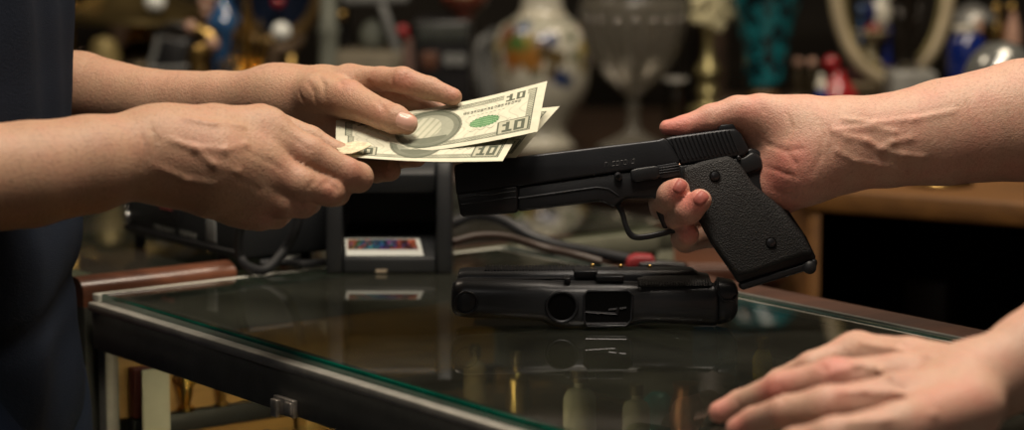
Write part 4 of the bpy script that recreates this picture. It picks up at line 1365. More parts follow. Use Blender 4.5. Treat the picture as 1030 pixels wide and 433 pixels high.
# ================================================================== ANTIQUES
M_BRZ = mat('dark bronze', (.06, .045, .025), rough=.38, metal=.8, var=.4)
M_DISH = mat('olive brass shade', (.17, .125, .05), rough=.33, metal=.85, var=.35, vscale=14)
M_WHITE = mat('milk glass', (.72, .74, .70), rough=.15, var=.06, coat=.5)
M_PORC = mat('white porcelain', (.58, .55, .46), rough=.16, var=.08, coat=.6)
M_BLUEG = mat('blue crystal', (.03, .10, .24), rough=.06, coat=1, var=.5, vscale=90)
M_COBALT = mat('cobalt glaze', (.006, .018, .14), rough=.12, coat=.7, var=.4)
M_RED = mat('red lacquer', (.30, .012, .016), rough=.18, coat=.6, var=.35)
M_PINKB = mat('rosy pearl', (.50, .30, .22), rough=.2, coat=.5)
M_GREY = mat('grey painted metal', (.17, .175, .17), rough=.45, var=.25)
M_POST = mat('pale grey green paint', (.15, .16, .13), rough=.6, var=.25)
M_BEIGE = mat('dull beige', (.15, .13, .09), rough=.7, var=.2)
M_BLKPL = mat('black plastic', (.010, .010, .011), rough=.35, var=.2)
M_CREAMF = mat('antique cream frame', (.36, .30, .19), rough=.45, var=.3, vscale=20)
M_TANB = mat('tan wicker', (.30, .22, .12), rough=.6, var=.4, vscale=60)
M_CRYS = glass_pane('cut crystal', (.80, .78, .72), rough=.25, ior=1.5)
_n = M_CRYS.node_tree.nodes; _l = M_CRYS.node_tree.links
_d = _n.new('ShaderNodeBsdfDiffuse'); _d.inputs['Color'].default_value = (.20, .185, .15, 1)
_m = _n.new('ShaderNodeMixShader'); _m.inputs[0].default_value = .38
_src = _n['Material Output'].inputs['Surface'].links[0].from_socket
_l.new(_src, _m.inputs[1]); _l.new(_d.outputs[0], _m.inputs[2]); _l.new(_m.outputs[0], _n['Material Output'].inputs['Surface'])
M_TUMB = glass_pane('clear tumbler', (.85, .85, .80), ior=1.6)
M_MIRROR = mat('old mirror', (.55, .55, .52), rough=.05, metal=1, var=.15)
M_FLOWER = mat('cream silk petals', (.55, .50, .30), rough=.5, var=.3)
M_STATUE = mat('black bronze statue', (.022, .018, .014), rough=.32, metal=.5)
M_GBASE = mat('grey marble', (.20, .20, .18), rough=.4, var=.4, vscale=30)


def prof_px(px, Y, rows):
    """rows: (py, radius px) bottom to top -> base point and lathe profile"""
    b = Q(px, rows[0][0], Y)
    return b, [(r * Y / F / math.cos(PITCH), float(Q(px, y, Y)[2] - b[2])) for y, r in rows]


def turned(name, px, Y, rows, mm, parent=None, n=36, drop=None, sx=1.0):
    b, pr = prof_px(px, Y, rows)
    if drop is not None:            # continue down to the surface it stands on
        h = b[2] - drop
        pr = [(r, z + h) for r, z in pr]; b = np.array([b[0], b[1], drop])
        ex = []
        r0 = pr[0][0]
        if h > .002: ex = [(0, 0), (r0 * 1.05, 0), (r0 * 1.05, min(.006, h * .3)), (r0 * .8, min(.012, h * .5))]
        pr = ex + pr
    m = MB(); m.lathe(b, pr, n, sx=sx)
    return m.build(name, mm, parent, angle=50)


# 1 brass lamp with a wide dish shade
Y = 3.05; e = thing('oil_lamp', (Q(140, 90, Y)[0], Y, ZB), 'brass oil lamp with a very wide olive dish shade at far left', 'lamp')
b, pr = prof_px(140, Y, [(21, 78), (15, 77), (8, 62), (-4, 40), (-14, 26), (-20, 10)])
m = MB(); m.lathe(b, [(p[0] * .96, p[1] - .001) for p in pr[::-1]][::-1] if False else pr, 48); m.build('lamp_shade', M_DISH, e)
turned('burner', 140, Y, [(44, 10), (41, 15), (36, 16), (33, 9), (29, 12), (25, 15), (22, 30)], M_GOLD, e)
turned('reservoir', 140, Y, [(92, 20), (86, 34), (74, 42), (60, 40), (50, 26), (44, 12)], M_BRZ, e, drop=ZB)
m = MB(); m.ball(Q(156, 2, Y - .09), .013); m.build('glass_bead', M_WHITE, e)
# gold framed thing at extreme left
Y = 3.2; p = Q(66, 20, Y)
m = MB(); m.lathe((p[0], Y, ZB), [(0, 0), (.035, 0), (.035, .01), (.012, .03), (.010, .17), (.02, .18), (.012, .20), (.012, .30), (0, .30)], 20)
tag(m.build('candlestick', M_GOLD), 'tall gold candlestick beside the shirt of the customer at far left', 'candlestick')
# cream trinket below lamp
Y = 2.9; p = Q(105, 46, Y)
m = MB(); m.lathe((p[0], Y, ZB), [(0, 0), (.03, 0), (.03, .02), (.012, .05), (.014, .10), (.020, .13), (.014, .15), (0, .155)], 20)
tag(m.build('vase', mat('olive gilt', (.28, .22, .09), rough=.4, metal=.4)), 'small olive gilt vase just above the far forearm of the customer', 'vase')
# handbag
Y = 2.9; p = Q(172, 72, Y); e = thing('handbag', (p[0], Y, ZB), 'black handbag with pale grey piping left of the blue crystal', 'bag')
m = MB(); m.prism([Q(155, 75, Y) * [1, 1, 0] + [0, 0, ZB], Q(192, 75, Y) * [1, 1, 0] + [0, 0, ZB], Q(195, 60, Y), Q(190, 38, Y), Q(160, 36, Y), Q(153, 60, Y)], (0, .04, 0)); m.build('bag_body', M_BLKPL, e, bevel=.006)
m = MB(); m.tube(spline([Q(159, 36, Y - .002), Q(155, 55, Y - .002), Q(152, 68, Y - .002), Q(172, 69.5, Y - .004), Q(193, 68, Y - .002)], 6), .0035, 8); m.build('piping', M_GREY, e)
m = MB(); m.tube(spline([Q(164, 38, Y + .02), Q(168, 26, Y + .02), Q(184, 26, Y + .02), Q(188, 39, Y + .02)], 6), .003, 8); m.build('handle', M_BLKPL, e)
# brass horn
Y = 2.86; e = thing('brass_horn', (Q(205, 60, Y)[0], Y, ZB), 'curved brass hunting horn standing right of the black handbag', 'horn')
p0 = Q(203, 60, Y)
m = MB(); m.tube(spline([(p0[0], Y, ZB + .01), (p0[0] + .005, Y, ZB + .08), Q(198, 60, Y), Q(207, 50, Y), Q(214, 44, Y), Q(210, 36, Y), Q(203, 31, Y), Q(192, 27, Y)], 6), [.012] * 10 + list(np.linspace(.012, .006, 33)), 14); m.build('horn_tube', M_BRASS, e)
m = MB(); m.lathe((p0[0], Y, ZB), [(0, 0), (.032, 0), (.03, .006), (.016, .014), (.011, .03), (0, .03)], 24); m.build('bell', M_GOLD, e)
m = MB(); m.ball(Q(192, 27, Y), .008); m.ball(Q(214, 44, Y - .006), .008); m.build('mouthpiece', M_PINKB, e)
# bead string on a small stand
Y = 3.0; p = Q(207, 10, Y); e = thing('necklace_stand', (p[0], Y, ZB), 'thin brass stand hung with rosy pearl beads', 'stand')
m = MB(); m.lathe((p[0], Y, ZB), [(0, 0), (.03, 0), (.028, .006), (.004, .012), (.004, .31), (0, .31)], 16); m.build('stand', M_BRASS, e)
for (x, y) in ((204, -6), (205, 3), (207, 12), (210, 21), (212, -4), (216, 6)):
    m = MB(); m.ball(Q(x, y, Y - .014), .0062); m.build('bead', M_PINKB, e)
# blue crystal decanter
turned_e = thing('decanter', (Q(226, 0, 2.95)[0], 2.95, ZB), 'blue cut crystal decanter left of the gold figure', 'decanter')
turned('crystal_body', 226, 2.95, [(60, 12), (48, 13), (33, 15), (28, 18), (18, 17), (10, 11), (0, 7), (-12, 6)], M_BLUEG, turned_e, n=10, drop=ZB)
turned('stopper', 226, 2.95, [(-12, 5), (-17, 9), (-26, 8), (-32, 1)], M_BLUEG, turned_e, n=10)
# gold figure
p = Q(249, 60, 2.93); figurine((p[0], 2.93, ZB), .255, M_GOLD, 'tall gold figure with bent arms beside the blue decanter', r=.22)
p = Q(262, 60, 3.0); figurine((p[0], 3.0, ZB), .17, M_BRZ, 'shorter dark bronze figure right of the tall gold figure', r=.30)
m = MB(); p = Q(229, 64, 2.82); m.lathe((p[0], 2.82, ZB), [(0, 0), (.02, 0), (.022, .05), (.012, .09), (.012, .13), (0, .135)], 16); tag(m.build('perfume_bottle', M_SILVER), 'little tarnished silver flask at the foot of the blue decanter', 'bottle')
# big round plate with gilt rim
Y = 3.1; c = Q(268, -10, Y); e = thing('round_plate', (c[0], Y, ZB), 'large round dark blue plate with gilt rim upright on a stand', 'plate')
R_pl = 52 * Y / F
m = MB(); m.tube(arc(c, np.array([1.0, 0, 0]), np.array([0, -.15, 1.0]), R_pl, R_pl, 0, 2 * math.pi, 48)[:-1], .0085, 10, closed=True); m.build('rim', mat('dull gilt', (.20, .13, .05), rough=.4, metal=.6), e)
m = MB(); m.lathe(c + np.array([0, .006, 0]), [(0, 0), (R_pl * .95, 0), (R_pl * .95, .004), (0, .004)], 40, axis=(0, 1, .15)); m.build('plate_face', mat('midnight enamel', (.010, .016, .035), rough=.15, coat=.6), e)
m = MB(); m.tube([c + [0, .03, -R_pl * .2], (c[0], Y + .05, ZB)], .006, 8); m.tube([c + [-.03, -.01, -R_pl], (c[0] - .04, Y - .05, ZB)], .006, 8); m.tube([c + [.03, -.01, -R_pl], (c[0] + .04, Y - .05, ZB)], .006, 8); m.build('easel', M_BRASS, e)
m = MB(); m.ball(Q(280, 2, Y - .02), .008); m.build('red_boss', M_RED, e)
# white globe on stand
Y = 2.90; e = thing('globe_ornament', (Q(283, 40, Y)[0], Y, ZB), 'small white glass globe on a dark turned stand', 'ornament')
turned('stand', 283, Y, [(78, 14), (74, 12), (60, 5), (46, 6), (40, 9)], M_BRZ, e, drop=ZB)
m = MB(); m.ball(Q(283, 32, Y), .0118); m.build('glass_globe', M_WHITE, e)
# curved brass foot piece
Y = 2.87; p = Q(290, 55, Y)
m = MB(); m.tube(spline([(p[0] - .02, Y, ZB + .006), (p[0] - .022, Y, ZB + .05), Q(276, 56, Y), Q(290, 50, Y), Q(300, 42, Y), Q(300, 34, Y)], 6), .0075, 10)
m.lathe((p[0] - .02, Y, ZB), [(0, 0), (.028, 0), (.026, .008), (0, .01)], 20)
tag(m.build('brass_hook', mat('dull brown brass', (.085, .055, .03), rough=.6, metal=.3)), 'curved dull brass hook on a round foot left of the pale post', 'hook')
# pale post
Y = 2.95; e = thing('lamp_post', (Q(330, 50, Y)[0], Y, ZB), 'thick pale grey-green post on a round foot', 'post')
turned('post', 331, Y, [(70, 10), (50, 9), (34, 9), (29, 11), (24, 8.5), (-60, 8)], M_POST, e, drop=ZB)
turned('cap', 331, Y, [(-60, 11), (-66, 11), (-72, 4)], M_POST, e)
# grey folding stand
Y = 2.95; e = thing('grey_stand', (Q(378, 50, Y)[0], Y, ZB), 'grey metal stand with slanted leg and flat top plate', 'stand')
m = MB(); m.prism([Q(342, -8, Y), Q(412, -8, Y), Q(410, 3, Y), Q(346, 5, Y)], (0, .10, 0)); m.build('top_plate', M_GREY, e, bevel=.003)
m = MB(); m.prism([Q(380, 4, Y), Q(388, 4, Y), Q(407, 62, Y), Q(399, 63, Y)], (0, .02, 0)); m.build('slanted_leg', M_GREY, e, bevel=.002)
m = MB(); m.prism([Q(344, 4, Y + .05), Q(350, 4, Y + .05), Q(352, 62, Y + .05), Q(344, 62, Y + .05)], (0, .02, 0)); m.build('rear_leg', M_BLKPL, e, bevel=.002)
m = MB(); z1 = Q(370, 52, Y)[2]; bxx(m, Q(338, 50, Y)[0], Q(412, 50, Y)[0], Y - .01, Y + .11, ZB, z1); m.build('base_block', M_BEIGE, e, bevel=.004)
m = MB(); m.ball(Q(375, 36, Y + .03), .020, scale=(.8, .6, 1)); m.tube([Q(375, 36, Y + .03), Q(375, 56, Y + .03)], .006, 8); m.build('egg_weight', M_POST, e)
m = MB(); m.ball(Q(344, 15, Y - .002), .006); m.build('bolt', M_BRASS, e)
# pinkish post with red knob
Y = 2.88; e = thing('peg_stand', (Q(411, 55, Y)[0], Y, ZB), 'slim pinkish peg with a red knob left of the black radio', 'peg')
turned('peg', 411, Y, [(66, 6), (50, 5), (38, 4)], mat('dusty rose wood', (.13, .075, .06), rough=.6), e, drop=ZB)
m = MB(); m.ball(Q(405, 31, Y), .0075); m.tube([Q(405, 31, Y), Q(411, 40, Y)], .003, 8); m.build('knob', M_RED, e)
# radio
Y = 2.92; xa, xb = Q(416, 50, Y)[0], Q(474, 50, Y)[0]; zt = Q(440, 20, Y)[2]
e = thing('radio', ((xa + xb) / 2, Y, ZB), 'old black radio with a dim grey dial panel left of the porcelain vase', 'radio')
m = MB(); bxx(m, xa, xb, Y, Y + .10, ZB, zt); m.build('radio_case', M_BLKPL, e, bevel=.005)
m = MB(); m.prism([Q(421, 24, Y - .001), Q(470, 24, Y - .001), Q(470, 42, Y - .001), Q(421, 43, Y - .001)], (0, -.004, 0)); m.build('dial_panel', mat('dim dial', (.045, .05, .045), rough=.3), e, bevel=.001)
m = MB(); m.prism([Q(424, 52, Y - .001), Q(440, 52, Y - .001), Q(440, 70, Y - .001), Q(424, 70, Y - .001)], (0, -.003, 0)); m.build('speaker_grille', M_CHEST, e, bevel=.001)
for x in (452, 463):
    m = MB(); m.lathe(Q(x, 60, Y), [(0, 0), (.008, 0), (.007, .008), (0, .008)], 16, axis=(0, -1, 0)); m.build('knob', M_GREY, e)
# trinket bowl on radio
m = MB(); p = Q(455, 20, Y + .05); m.lathe((p[0] + .015, Y + .05, zt), [(0, 0), (.012, 0), (.012, .004), (.028, .018), (.030, .026), (.026, .024), (.01, .008), (0, .008)], 24)
tag(m.build('bowl', mat('rust red bowl', (.14, .035, .02), rough=.35)), 'small rust red bowl standing on top of the black radio', 'bowl')
m = MB(); m.ball((p[0] + .013, Y + .045, zt + .026), .0125, scale=(1, 1, .8)); tag(m.build('shell', M_TANB), 'tan shell lying in the rust red bowl', 'shell')
# grey pitcher behind the vase
Y = 3.28; e = thing('pitcher', (Q(492, 60, Y)[0], Y, ZB), 'grey pitcher with a long curved handle behind the porcelain vase', 'pitcher')
turned('jug', 503, Y, [(130, 14), (110, 20), (80, 22), (55, 16), (40, 10), (30, 13)], M_GREY, e, drop=ZB)
m = MB(); m.tube(spline([Q(496, 36, Y), Q(484, 42, Y - .02), Q(480, 60, Y - .02), Q(482, 80, Y - .02), Q(486, 100, Y - .01)], 6), .0055, 10); m.build('handle', M_GREY, e)
# ---- porcelain vase, hand-painted
Y = 3.10
e = thing('porcelain_vase', (Q(545, 150, Y)[0], Y, ZB), 'white porcelain vase painted with colourful flowers and blue leaves', 'vase')
rows = [(157, 40), (154, 41), (148, 36), (140, 27), (134, 24), (126, 26), (114, 33), (100, 41), (84, 46.5), (66, 49), (50, 49.5), (36, 47), (26, 41), (20, 32), (14, 24), (6, 20.5), (-8, 20), (-20, 24), (-26, 30)]
rs_ = spline([np.array([a, b_, 0]) for a, b_ in rows], 5)
nn = 180
b, pr = prof_px(545, Y, [(q[0], q[1]) for q in rs_])
pr = [(r, z) for r, z in pr]
zoff = b[2] - ZB
b = np.array([b[0], Y, ZB]); pr = [(r, max(z + zoff, 0)) for r, z in pr]
m = MB(); m.lathe(b, pr, nn)
blobs = [(522, 27, 6, (.05, .12, .32)), (512, 40, 8, (.30, .10, .03)), (521, 45, 9, (.08, .20, .05)), (526, 52, 8, (.10, .22, .06)), (516, 57, 7, (.42, .16, .03)), (534, 56, 8, (.45, .20, .04)), (541, 42, 5, (.40, .22, .06)),
         (549, 50, 6, (.10, .07, .03)), (558, 56, 6, (.16, .11, .04)), (553, 36, 5, (.03, .06, .20)), (545, 35, 4, (.03, .05, .16)), (500, 57, 6, (.02, .05, .20)), (562, 74, 6, (.02, .05, .18)), (569, 79, 5, (.03, .06, .16)), (552, 70, 4, (.14, .10, .04)),
         (588, 47, 7, (.55, .42, .10)), (586, 62, 6, (.42, .34, .12)), (505, 28, 6, (.22, .08, .04)), (537, 70, 3.5, (.12, .14, .06)), (576, 55, 4, (.18, .20, .08)), (512, 72, 3.5, (.20, .14, .05)), (575, 34, 4, (.12, .16, .06)), (530, 36, 4, (.50, .36, .08))]
base = np.array([.46, .44, .36])
rr3 = np.random.default_rng(5)
hv = []
for q in rs_:
    for k in range(nn): hv.append((q[0], q[1], 2 * math.pi * k / nn))
hv = np.array(hv)
me_o = m.build('vase_body', None, e)
V = np.array([v.co[:] for v in me_o.data.vertices]) - b
ang = np.arctan2(V[:, 1], V[:, 0])       # -pi/2 faces the viewer
colr = np.tile(base, (len(V), 1))
pyv = hv[:, 0]; rp_ = hv[:, 1]
for rep in range(3):
    a2 = ang + rep * 2 * math.pi / 3 * 1.0
    a2 = (a2 + math.pi / 2 + math.pi) % (2 * math.pi) - math.pi    # 0 = front
    xx_ = a2 * 48 / 1.05
    for (bx_, by_, br_, bc_) in blobs:
        off = math.asin(max(-.98, min(.98, (bx_ - 545) / 49.5))) * 48 / 1.05
        dd_ = np.sqrt((xx_ - off) ** 2 + ((pyv - by_) * 1.05) ** 2) + 1.6 * np.sin(xx_ * .9 + by_) + 1.2 * np.cos(pyv * 1.1 + bx_)
        w_ = np.clip((br_ * 1.6 - dd_) / 1.6, 0, 1)[:, None] * (np.abs(a2)[:, None] < 1.05 + (2.0 if rep == 0 else 0))
        colr = colr * (1 - w_) + np.array(bc_) * .55 * w_
for (y0_, c_) in ((19.5, (.03, .06, .05)), (22.5, (.10, .14, .07)), (95, (.12, .13, .08)), (14, (.28, .22, .10))):
    w_ = np.clip(1.2 - np.abs(pyv - y0_), 0, 1)[:, None] * .8
    colr = colr * (1 - w_) + np.array(c_) * w_
at = me_o.data.attributes.new('paint', 'FLOAT_COLOR', 'POINT')
cc = np.ones((len(V), 4), np.float32); cc[:, :3] = colr; at.data.foreach_set('color', cc.ravel())
mm_, nt_, bs_ = new_mat('painted porcelain')
an_ = nt_.nodes.new('ShaderNodeAttribute'); an_.attribute_name = 'paint'
nt_.links.new(an_.outputs['Color'], bs_.inputs['Base Color']); bs_.inputs['Roughness'].default_value = .2; bs_.inputs['Coat Weight'].default_value = .5
me_o.data.materials.clear(); me_o.data.materials.append(mm_)
# ---- crystal goblet
Y = 2.90; e = thing('crystal_goblet', (Q(637, 140, Y)[0], Y, ZB), 'large cut crystal goblet with a wide bowl right of the porcelain vase', 'goblet')
turned('bowl', 637, Y, [(97, 6), (92, 12), (86, 20), (76, 30), (62, 40), (44, 48), (26, 52), (8, 54), (0, 52), (-4, 49), (-8, 52), (-14, 55)], M_CRYS, e, n=22)
turned('stem', 637, Y, [(134, 12), (128, 6), (120, 7.5), (114, 5), (106, 8), (100, 5), (97, 6)], M_CRYS, e, n=14)
turned('foot', 637, Y, [(150, 36), (147, 36), (140, 22), (134, 11)], M_CRYS, e, n=24, drop=ZB)
m = MB()
for k in range(22):
    a = 2 * math.pi * k / 22
    pts = [np.array([Q(637, y, Y)[0] + r * Y / F * math.cos(a), Y + r * Y / F * math.sin(a), Q(637, y, Y)[2]]) for y, r in ((92, 12.4), (76, 30.4), (62, 40.4), (44, 48.4), (26, 52.4), (8, 54.4))]
    m.tube(pts, .0006, 5)
m.build('cut_rib', mat('crystal rib', (.16, .155, .14), rough=.25, var=.2, coat=.5), e)
for k in range(7):
    a = -math.pi / 2 + (k - 3) * .34
    m = MB(); m.ball((Q(637, 18, Y)[0] + 53.5 * Y / F * math.cos(a), Y + 53.5 * Y / F * math.sin(a), Q(637, 18, Y)[2]), .0032, 10, 6)
    m.build('cut_facet', M_SILVER, e)
# tumbler
Y = 2.86; e = thing('glass_tumbler', (Q(680, 120, Y)[0], Y, ZB), 'small clear glass tumbler between the goblet and the flower candlestick', 'glass')
turned('tumbler_wall', 680, Y, [(126, 11), (122, 12), (80, 12.5), (79, 11.5), (118, 10.5), (119, 0)], M_TUMB, e, drop=ZB)
turned('tumbler_rim', 680, Y, [(82, 12.7), (79, 12.9), (78, 12.3), (80, 11.9)], mat('bright glass rim', (.25, .24, .21), rough=.15, coat=1), e)
# candlestick with flowers
Y = 2.95; e = thing('flower_candlestick', (Q(712, 100, Y)[0], Y, ZB), 'antique brass candlestick topped with cream silk flowers left of the teal vase', 'candlestick')
M_OLD = mat('old greenish brass', (.34, .29, .13), rough=.35, metal=.7, var=.4)
turned('stem', 712, Y, [(112, 20), (108, 19), (104, 10), (97, 8), (92, 12), (86, 8), (78, 10), (72, 14), (66, 11), (58, 6), (44, 4.5), (34, 5), (28, 9), (24, 12), (22, 4)], M_OLD, e, drop=ZB)
for (x, y, r) in ((702, 4, 8), (714, -4, 9), (726, 4, 8), (711, 19, 7.5), (723, 25, 7), (699, 18, 6), (719, 10, 7), (732, 14, 6)):
    m = MB(); c = Q(x, y, Y - .01); rw = r * Y / F
    for k in range(5):
        a = 2 * math.pi * k / 5
        m.ball(c + np.array([math.cos(a) * rw * .55, -.002, math.sin(a) * rw * .55]), rw * .55, 10, 6, (1, .7, 1))
    m.ball(c + np.array([0, -.004, 0]), rw * .4, 10, 6); m.tube([c, Q(712, 24, Y)], .0018, 6); m.build('flower', M_FLOWER, e)
# teal vase
Y = 2.92
mt, nt_, bs_ = new_mat('teal relief glaze')
tc_ = nt_.nodes.new('ShaderNodeTexCoord'); vo_ = nt_.nodes.new('ShaderNodeTexNoise'); vo_.inputs['Scale'].default_value = 40; vo_.inputs['Detail'].default_value = 1.5; vo_.inputs['Distortion'].default_value = 1.5
rp_n = nt_.nodes.new('ShaderNodeValToRGB'); rp_n.color_ramp.elements[0].position = .44; rp_n.color_ramp.elements[1].position = .56
rp_n.color_ramp.elements[0].color = (.002, .012, .016, 1); rp_n.color_ramp.elements[1].color = (.006, .13, .15, 1)
nt_.links.new(tc_.outputs['Object'], vo_.inputs['Vector']); nt_.links.new(vo_.outputs['Fac'], rp_n.inputs['Fac']); nt_.links.new(rp_n.outputs['Color'], bs_.inputs['Base Color'])
bp_ = nt_.nodes.new('ShaderNodeBump'); bp_.inputs['Strength'].default_value = .8; bp_.inputs['Distance'].default_value = .003
nt_.links.new(vo_.outputs['Fac'], bp_.inputs['Height']); nt_.links.new(bp_.outputs['Normal'], bs_.inputs['Normal']); bs_.inputs['Roughness'].default_value = .22; bs_.inputs['Coat Weight'].default_value = .4
zr = Q(769, 97, Y)[2]
m = MB(); p = Q(769, 97, Y); bxx(m, p[0] - .06, p[0] + .055, Y - .055, Y + .06, ZB, zr); tag(m.build('wooden_plinth', M_DKWOOD, bevel=.003), 'dark square wooden plinth under the tall teal vase', 'plinth')
e = thing('teal_vase', (p[0], Y, zr), 'tall teal vase with dark relief pattern flaring toward the top', 'vase')
turned('vase_body', 769, Y, [(89, 15), (86, 20), (78, 21), (60, 22), (40, 25), (20, 30), (0, 36), (-20, 40), (-40, 38), (-52, 30), (-58, 33)], mt, e)
turned('wooden_foot', 769, Y, [(97, 15), (95.5, 16), (90, 15), (89, 13)], mat('light turned wood', (.28, .17, .08), rough=.5), e)
# tan ball, pink shakers
m = MB(); p = Q(801, 91, 2.8); rw = 13 * 2.8 / F; m.ball((p[0], 2.8, ZB + .075), rw); m.lathe((p[0], 2.8, ZB), [(0, 0), (.022, 0), (.02, .01), (.008, .02), (.009, .062), (.013, .066), (0, .066)], 20)
tag(m.build('wicker_ball', M_TANB), 'round tan wicker ball on a short stand right of the teal vase', 'ornament')
for (x, lab) in ((803, 'rosy glass-topped shaker just right of the teal vase'), (817, 'rosy shaker next to the red bottle')):
    Y = 2.98; e = thing('salt_shaker', (Q(x, 80, Y)[0], Y, ZB), lab, 'shaker', 'pair of rosy shakers')
    turned('shaker_body', x, Y, [(84, 8), (74, 6), (67, 4)], M_BRZ, e, drop=ZB)
    m = MB(); m.ball(Q(x, 63, Y), .0062); m.build('shaker_top', M_PINKB, e)
# red bottle
Y = 2.85; e = thing('red_bottle', (Q(842, 110, Y)[0], Y, ZB), 'glossy red lacquer bottle with a round stopper above the wrist', 'bottle')
turned('bottle_body', 842, Y, [(120, 20), (110, 22), (100, 21.5), (92, 19), (85, 14), (78, 8), (71, 6)], M_RED, e, drop=ZB)
m = MB(); m.ball(Q(836, 64, Y), 8.5 * Y / F); m.tube([Q(836, 64, Y), Q(839, 74, Y)], .005, 10); m.build('stopper', M_RED, e)
p = Q(828, 110, 2.81); e = thing('porcelain_figurine', (p[0], 2.81, ZB), 'small blue and white porcelain figure in front of the red bottle', 'figurine')
zz_ = ZB
turned('skirt', 826, 2.81, [(112, 8), (104, 8.5), (96, 7), (90, 4.5)], M_COBALT, e, drop=ZB)
turned('torso', 826, 2.81, [(90, 4.5), (86, 6), (82, 4), (80, 2.5)], M_PORC, e)
m = MB(); m.ball(Q(826, 77.5, 2.81), .0040); m.build('head', M_PORC, e)
# open oval frame in place of the mirror
Y = 2.90; c = Q(897, -18, Y); e = thing('oval_frame', (c[0], Y, ZB), 'thick antique cream oval frame standing upright above the seller forearm', 'frame')
ra, rb = 56.5 * Y / F, 97 * Y / F
tilt = np.array([0, .12, 1.0])
m = MB(); m.tube(arc(c, np.array([1.0, 0, 0]), tilt, ra, rb, 0, 2 * math.pi, 64)[:-1], 8 * Y / F, 14, closed=True); m.build('frame', M_CREAMF, e)
m = MB(); m.tube(arc(c + [0, -.006, 0], np.array([1.0, 0, 0]), tilt, ra * .86, rb * .91, 0, 2 * math.pi, 64)[:-1], .0028, 8, closed=True); m.build('inner_bead', M_OLD, e)
m = MB(); zb_ = Q(893, 78, Y)[2]; bxx(m, c[0] - .06, c[0] + .06, Y - .02, Y + .03, ZB, zb_ - .004); m.build('stand', M_BRZ, e, bevel=.004)
# made-up trinkets behind the frame, standing in for reflections in the mirror
def onbase(px, py0, Yq): return Q(px, py0, Yq)


zs_ = Q(885, 66, 2.9601)[2]
m = MB(); xm = Q(885, 60, 2.9601)[0]; bxx(m, Q(850, 60, 2.9601)[0], Q(900, 60, 2.9601)[0], 2.93, 3.00, ZB, zs_); tag(m.build('reflection_box', mat('dark maroon leather', (.05, .012, .012), rough=.4), bevel=.003), 'made-up dark maroon box for a mirror reflection, behind the cream oval frame', 'box')
Y = 2.9601
m = MB(); b_, pr_ = prof_px(875, Y, [(66, 12), (64, 12), (56, 5), (44, 5), (38, 16), (32, 19), (31, 17), (37, 12), (40, 3)]); b_[2] = zs_ + .0005; m.lathe(b_, pr_, 28); tag(m.build('reflection_dish', mat('cream glaze', (.40, .34, .20), rough=.3, coat=.3)), 'made-up cream footed dish for a mirror reflection, on the maroon box', 'dish')
m = MB(); m.ball(Q(878, 29, Y), .0075, scale=(1.3, 1, .8)); tag(m.build('reflection_ornament', M_RED), 'made-up red oval ornament for a mirror reflection, in the cream dish', 'ornament')
e = thing('reflection_bird', (Q(890, 60, 3.00)[0], 3.00, zs_), 'made-up blue and white porcelain bird for a mirror reflection, behind the oval frame', 'figurine')
turned('pedestal', 892, 2.97, [(66, 7), (63, 7), (58, 4), (40, 3.5), (26, 5)], M_COBALT, e, n=20, drop=zs_)
m = MB(); m.ball(Q(886, 14, 2.97), .017, scale=(.8, .7, 1.15)); m.ball(Q(891, -6, 2.97), .010); m.tube(spline([Q(880, 24, 2.97), Q(875, 34, 2.97), Q(872, 42, 2.97)], 4), list(np.linspace(.008, .002, 9)), 8); m.build('bird_body', M_PORC, e)
m = MB(); m.ball(Q(876, 12, 2.96), .012, scale=(.5, .4, 1.2)); m.build('wing', M_COBALT, e)
m = MB(); m.ball(Q(866, 9, 2.945), .0055); m.lathe((Q(866, 9, 2.945)[0], 2.945, zs_ + .0005), [(0, 0), (.008, 0), (.003, .004), (.002, float(Q(866, 9, 2.945)[2] - zs_)), (0, float(Q(866, 9, 2.945)[2] - zs_))], 12); tag(m.build('reflection_pin', M_BLUEG), 'made-up blue hat pin for a mirror reflection, behind the oval frame', 'pin')
# statue
Y = 2.83; z0_ = Q(915, 70, Y)[2]; xs = Q(914, 60, Y)[0]
e = thing('bronze_statue', (xs, Y, ZB), 'slender black bronze standing figure on a grey marble block before the oval frame', 'statue')
m = MB(); bxx(m, Q(893, 70, Y)[0], Q(938, 70, Y)[0], Y - .035, Y + .035, ZB, z0_); m.build('marble_base', M_GBASE, e, bevel=.004)
st_ = Body(.006)
def S(px, py, dy=0.0): p = Q(px, py, Y); return p + np.array([0, dy, 0])
k_ = Y / F
st_.bone([(S(914, 10), 8 * k_), (S(913, -4), 9 * k_), (S(913, -14), 8 * k_), (S(913, -24), 4 * k_), (S(913, -36), 6.5 * k_)])
st_.fin([(S(910, 12), 6.5 * k_), (S(908, 38), 4.5 * k_), (S(908, 64), 3.2 * k_), (S(906, 68, -.006), 3 * k_)], k=.004)
st_.fin([(S(918, 12), 6.5 * k_), (S(920, 38), 4.5 * k_), (S(918, 64), 3.2 * k_), (S(919, 68, -.006), 3 * k_)], k=.004)
st_.fin([(S(904, -12), 4 * k_), (S(900, 6), 3 * k_), (S(907, 18, -.008), 2.6 * k_)], k=.004)
st_.fin([(S(922, -12), 4 * k_), (S(927, 4), 3 * k_), (S(922, 20, -.006), 2.6 * k_)], k=.004)
p_, q_ = st_.mesh(.0016); np_mesh('figure', p_, q_, M_STATUE, e)
# silver compote
Y = 2.93; e = thing('silver_compote', (Q(978, 40, Y)[0], Y, ZB), 'upturned tarnished silver dish on a stem right of the oval frame', 'dish')
turned('dish', 978, Y, [(23, 24), (21, 25.5), (15, 22.5), (9, 15), (5, 6), (3, 1)], mat('dull silver', (.30, .30, .28), rough=.42, metal=.7, var=.4), e)
turned('stem', 978, Y, [(80, 16), (76, 15), (60, 4), (40, 3.5), (24, 6)], M_SILVER, e, drop=ZB)
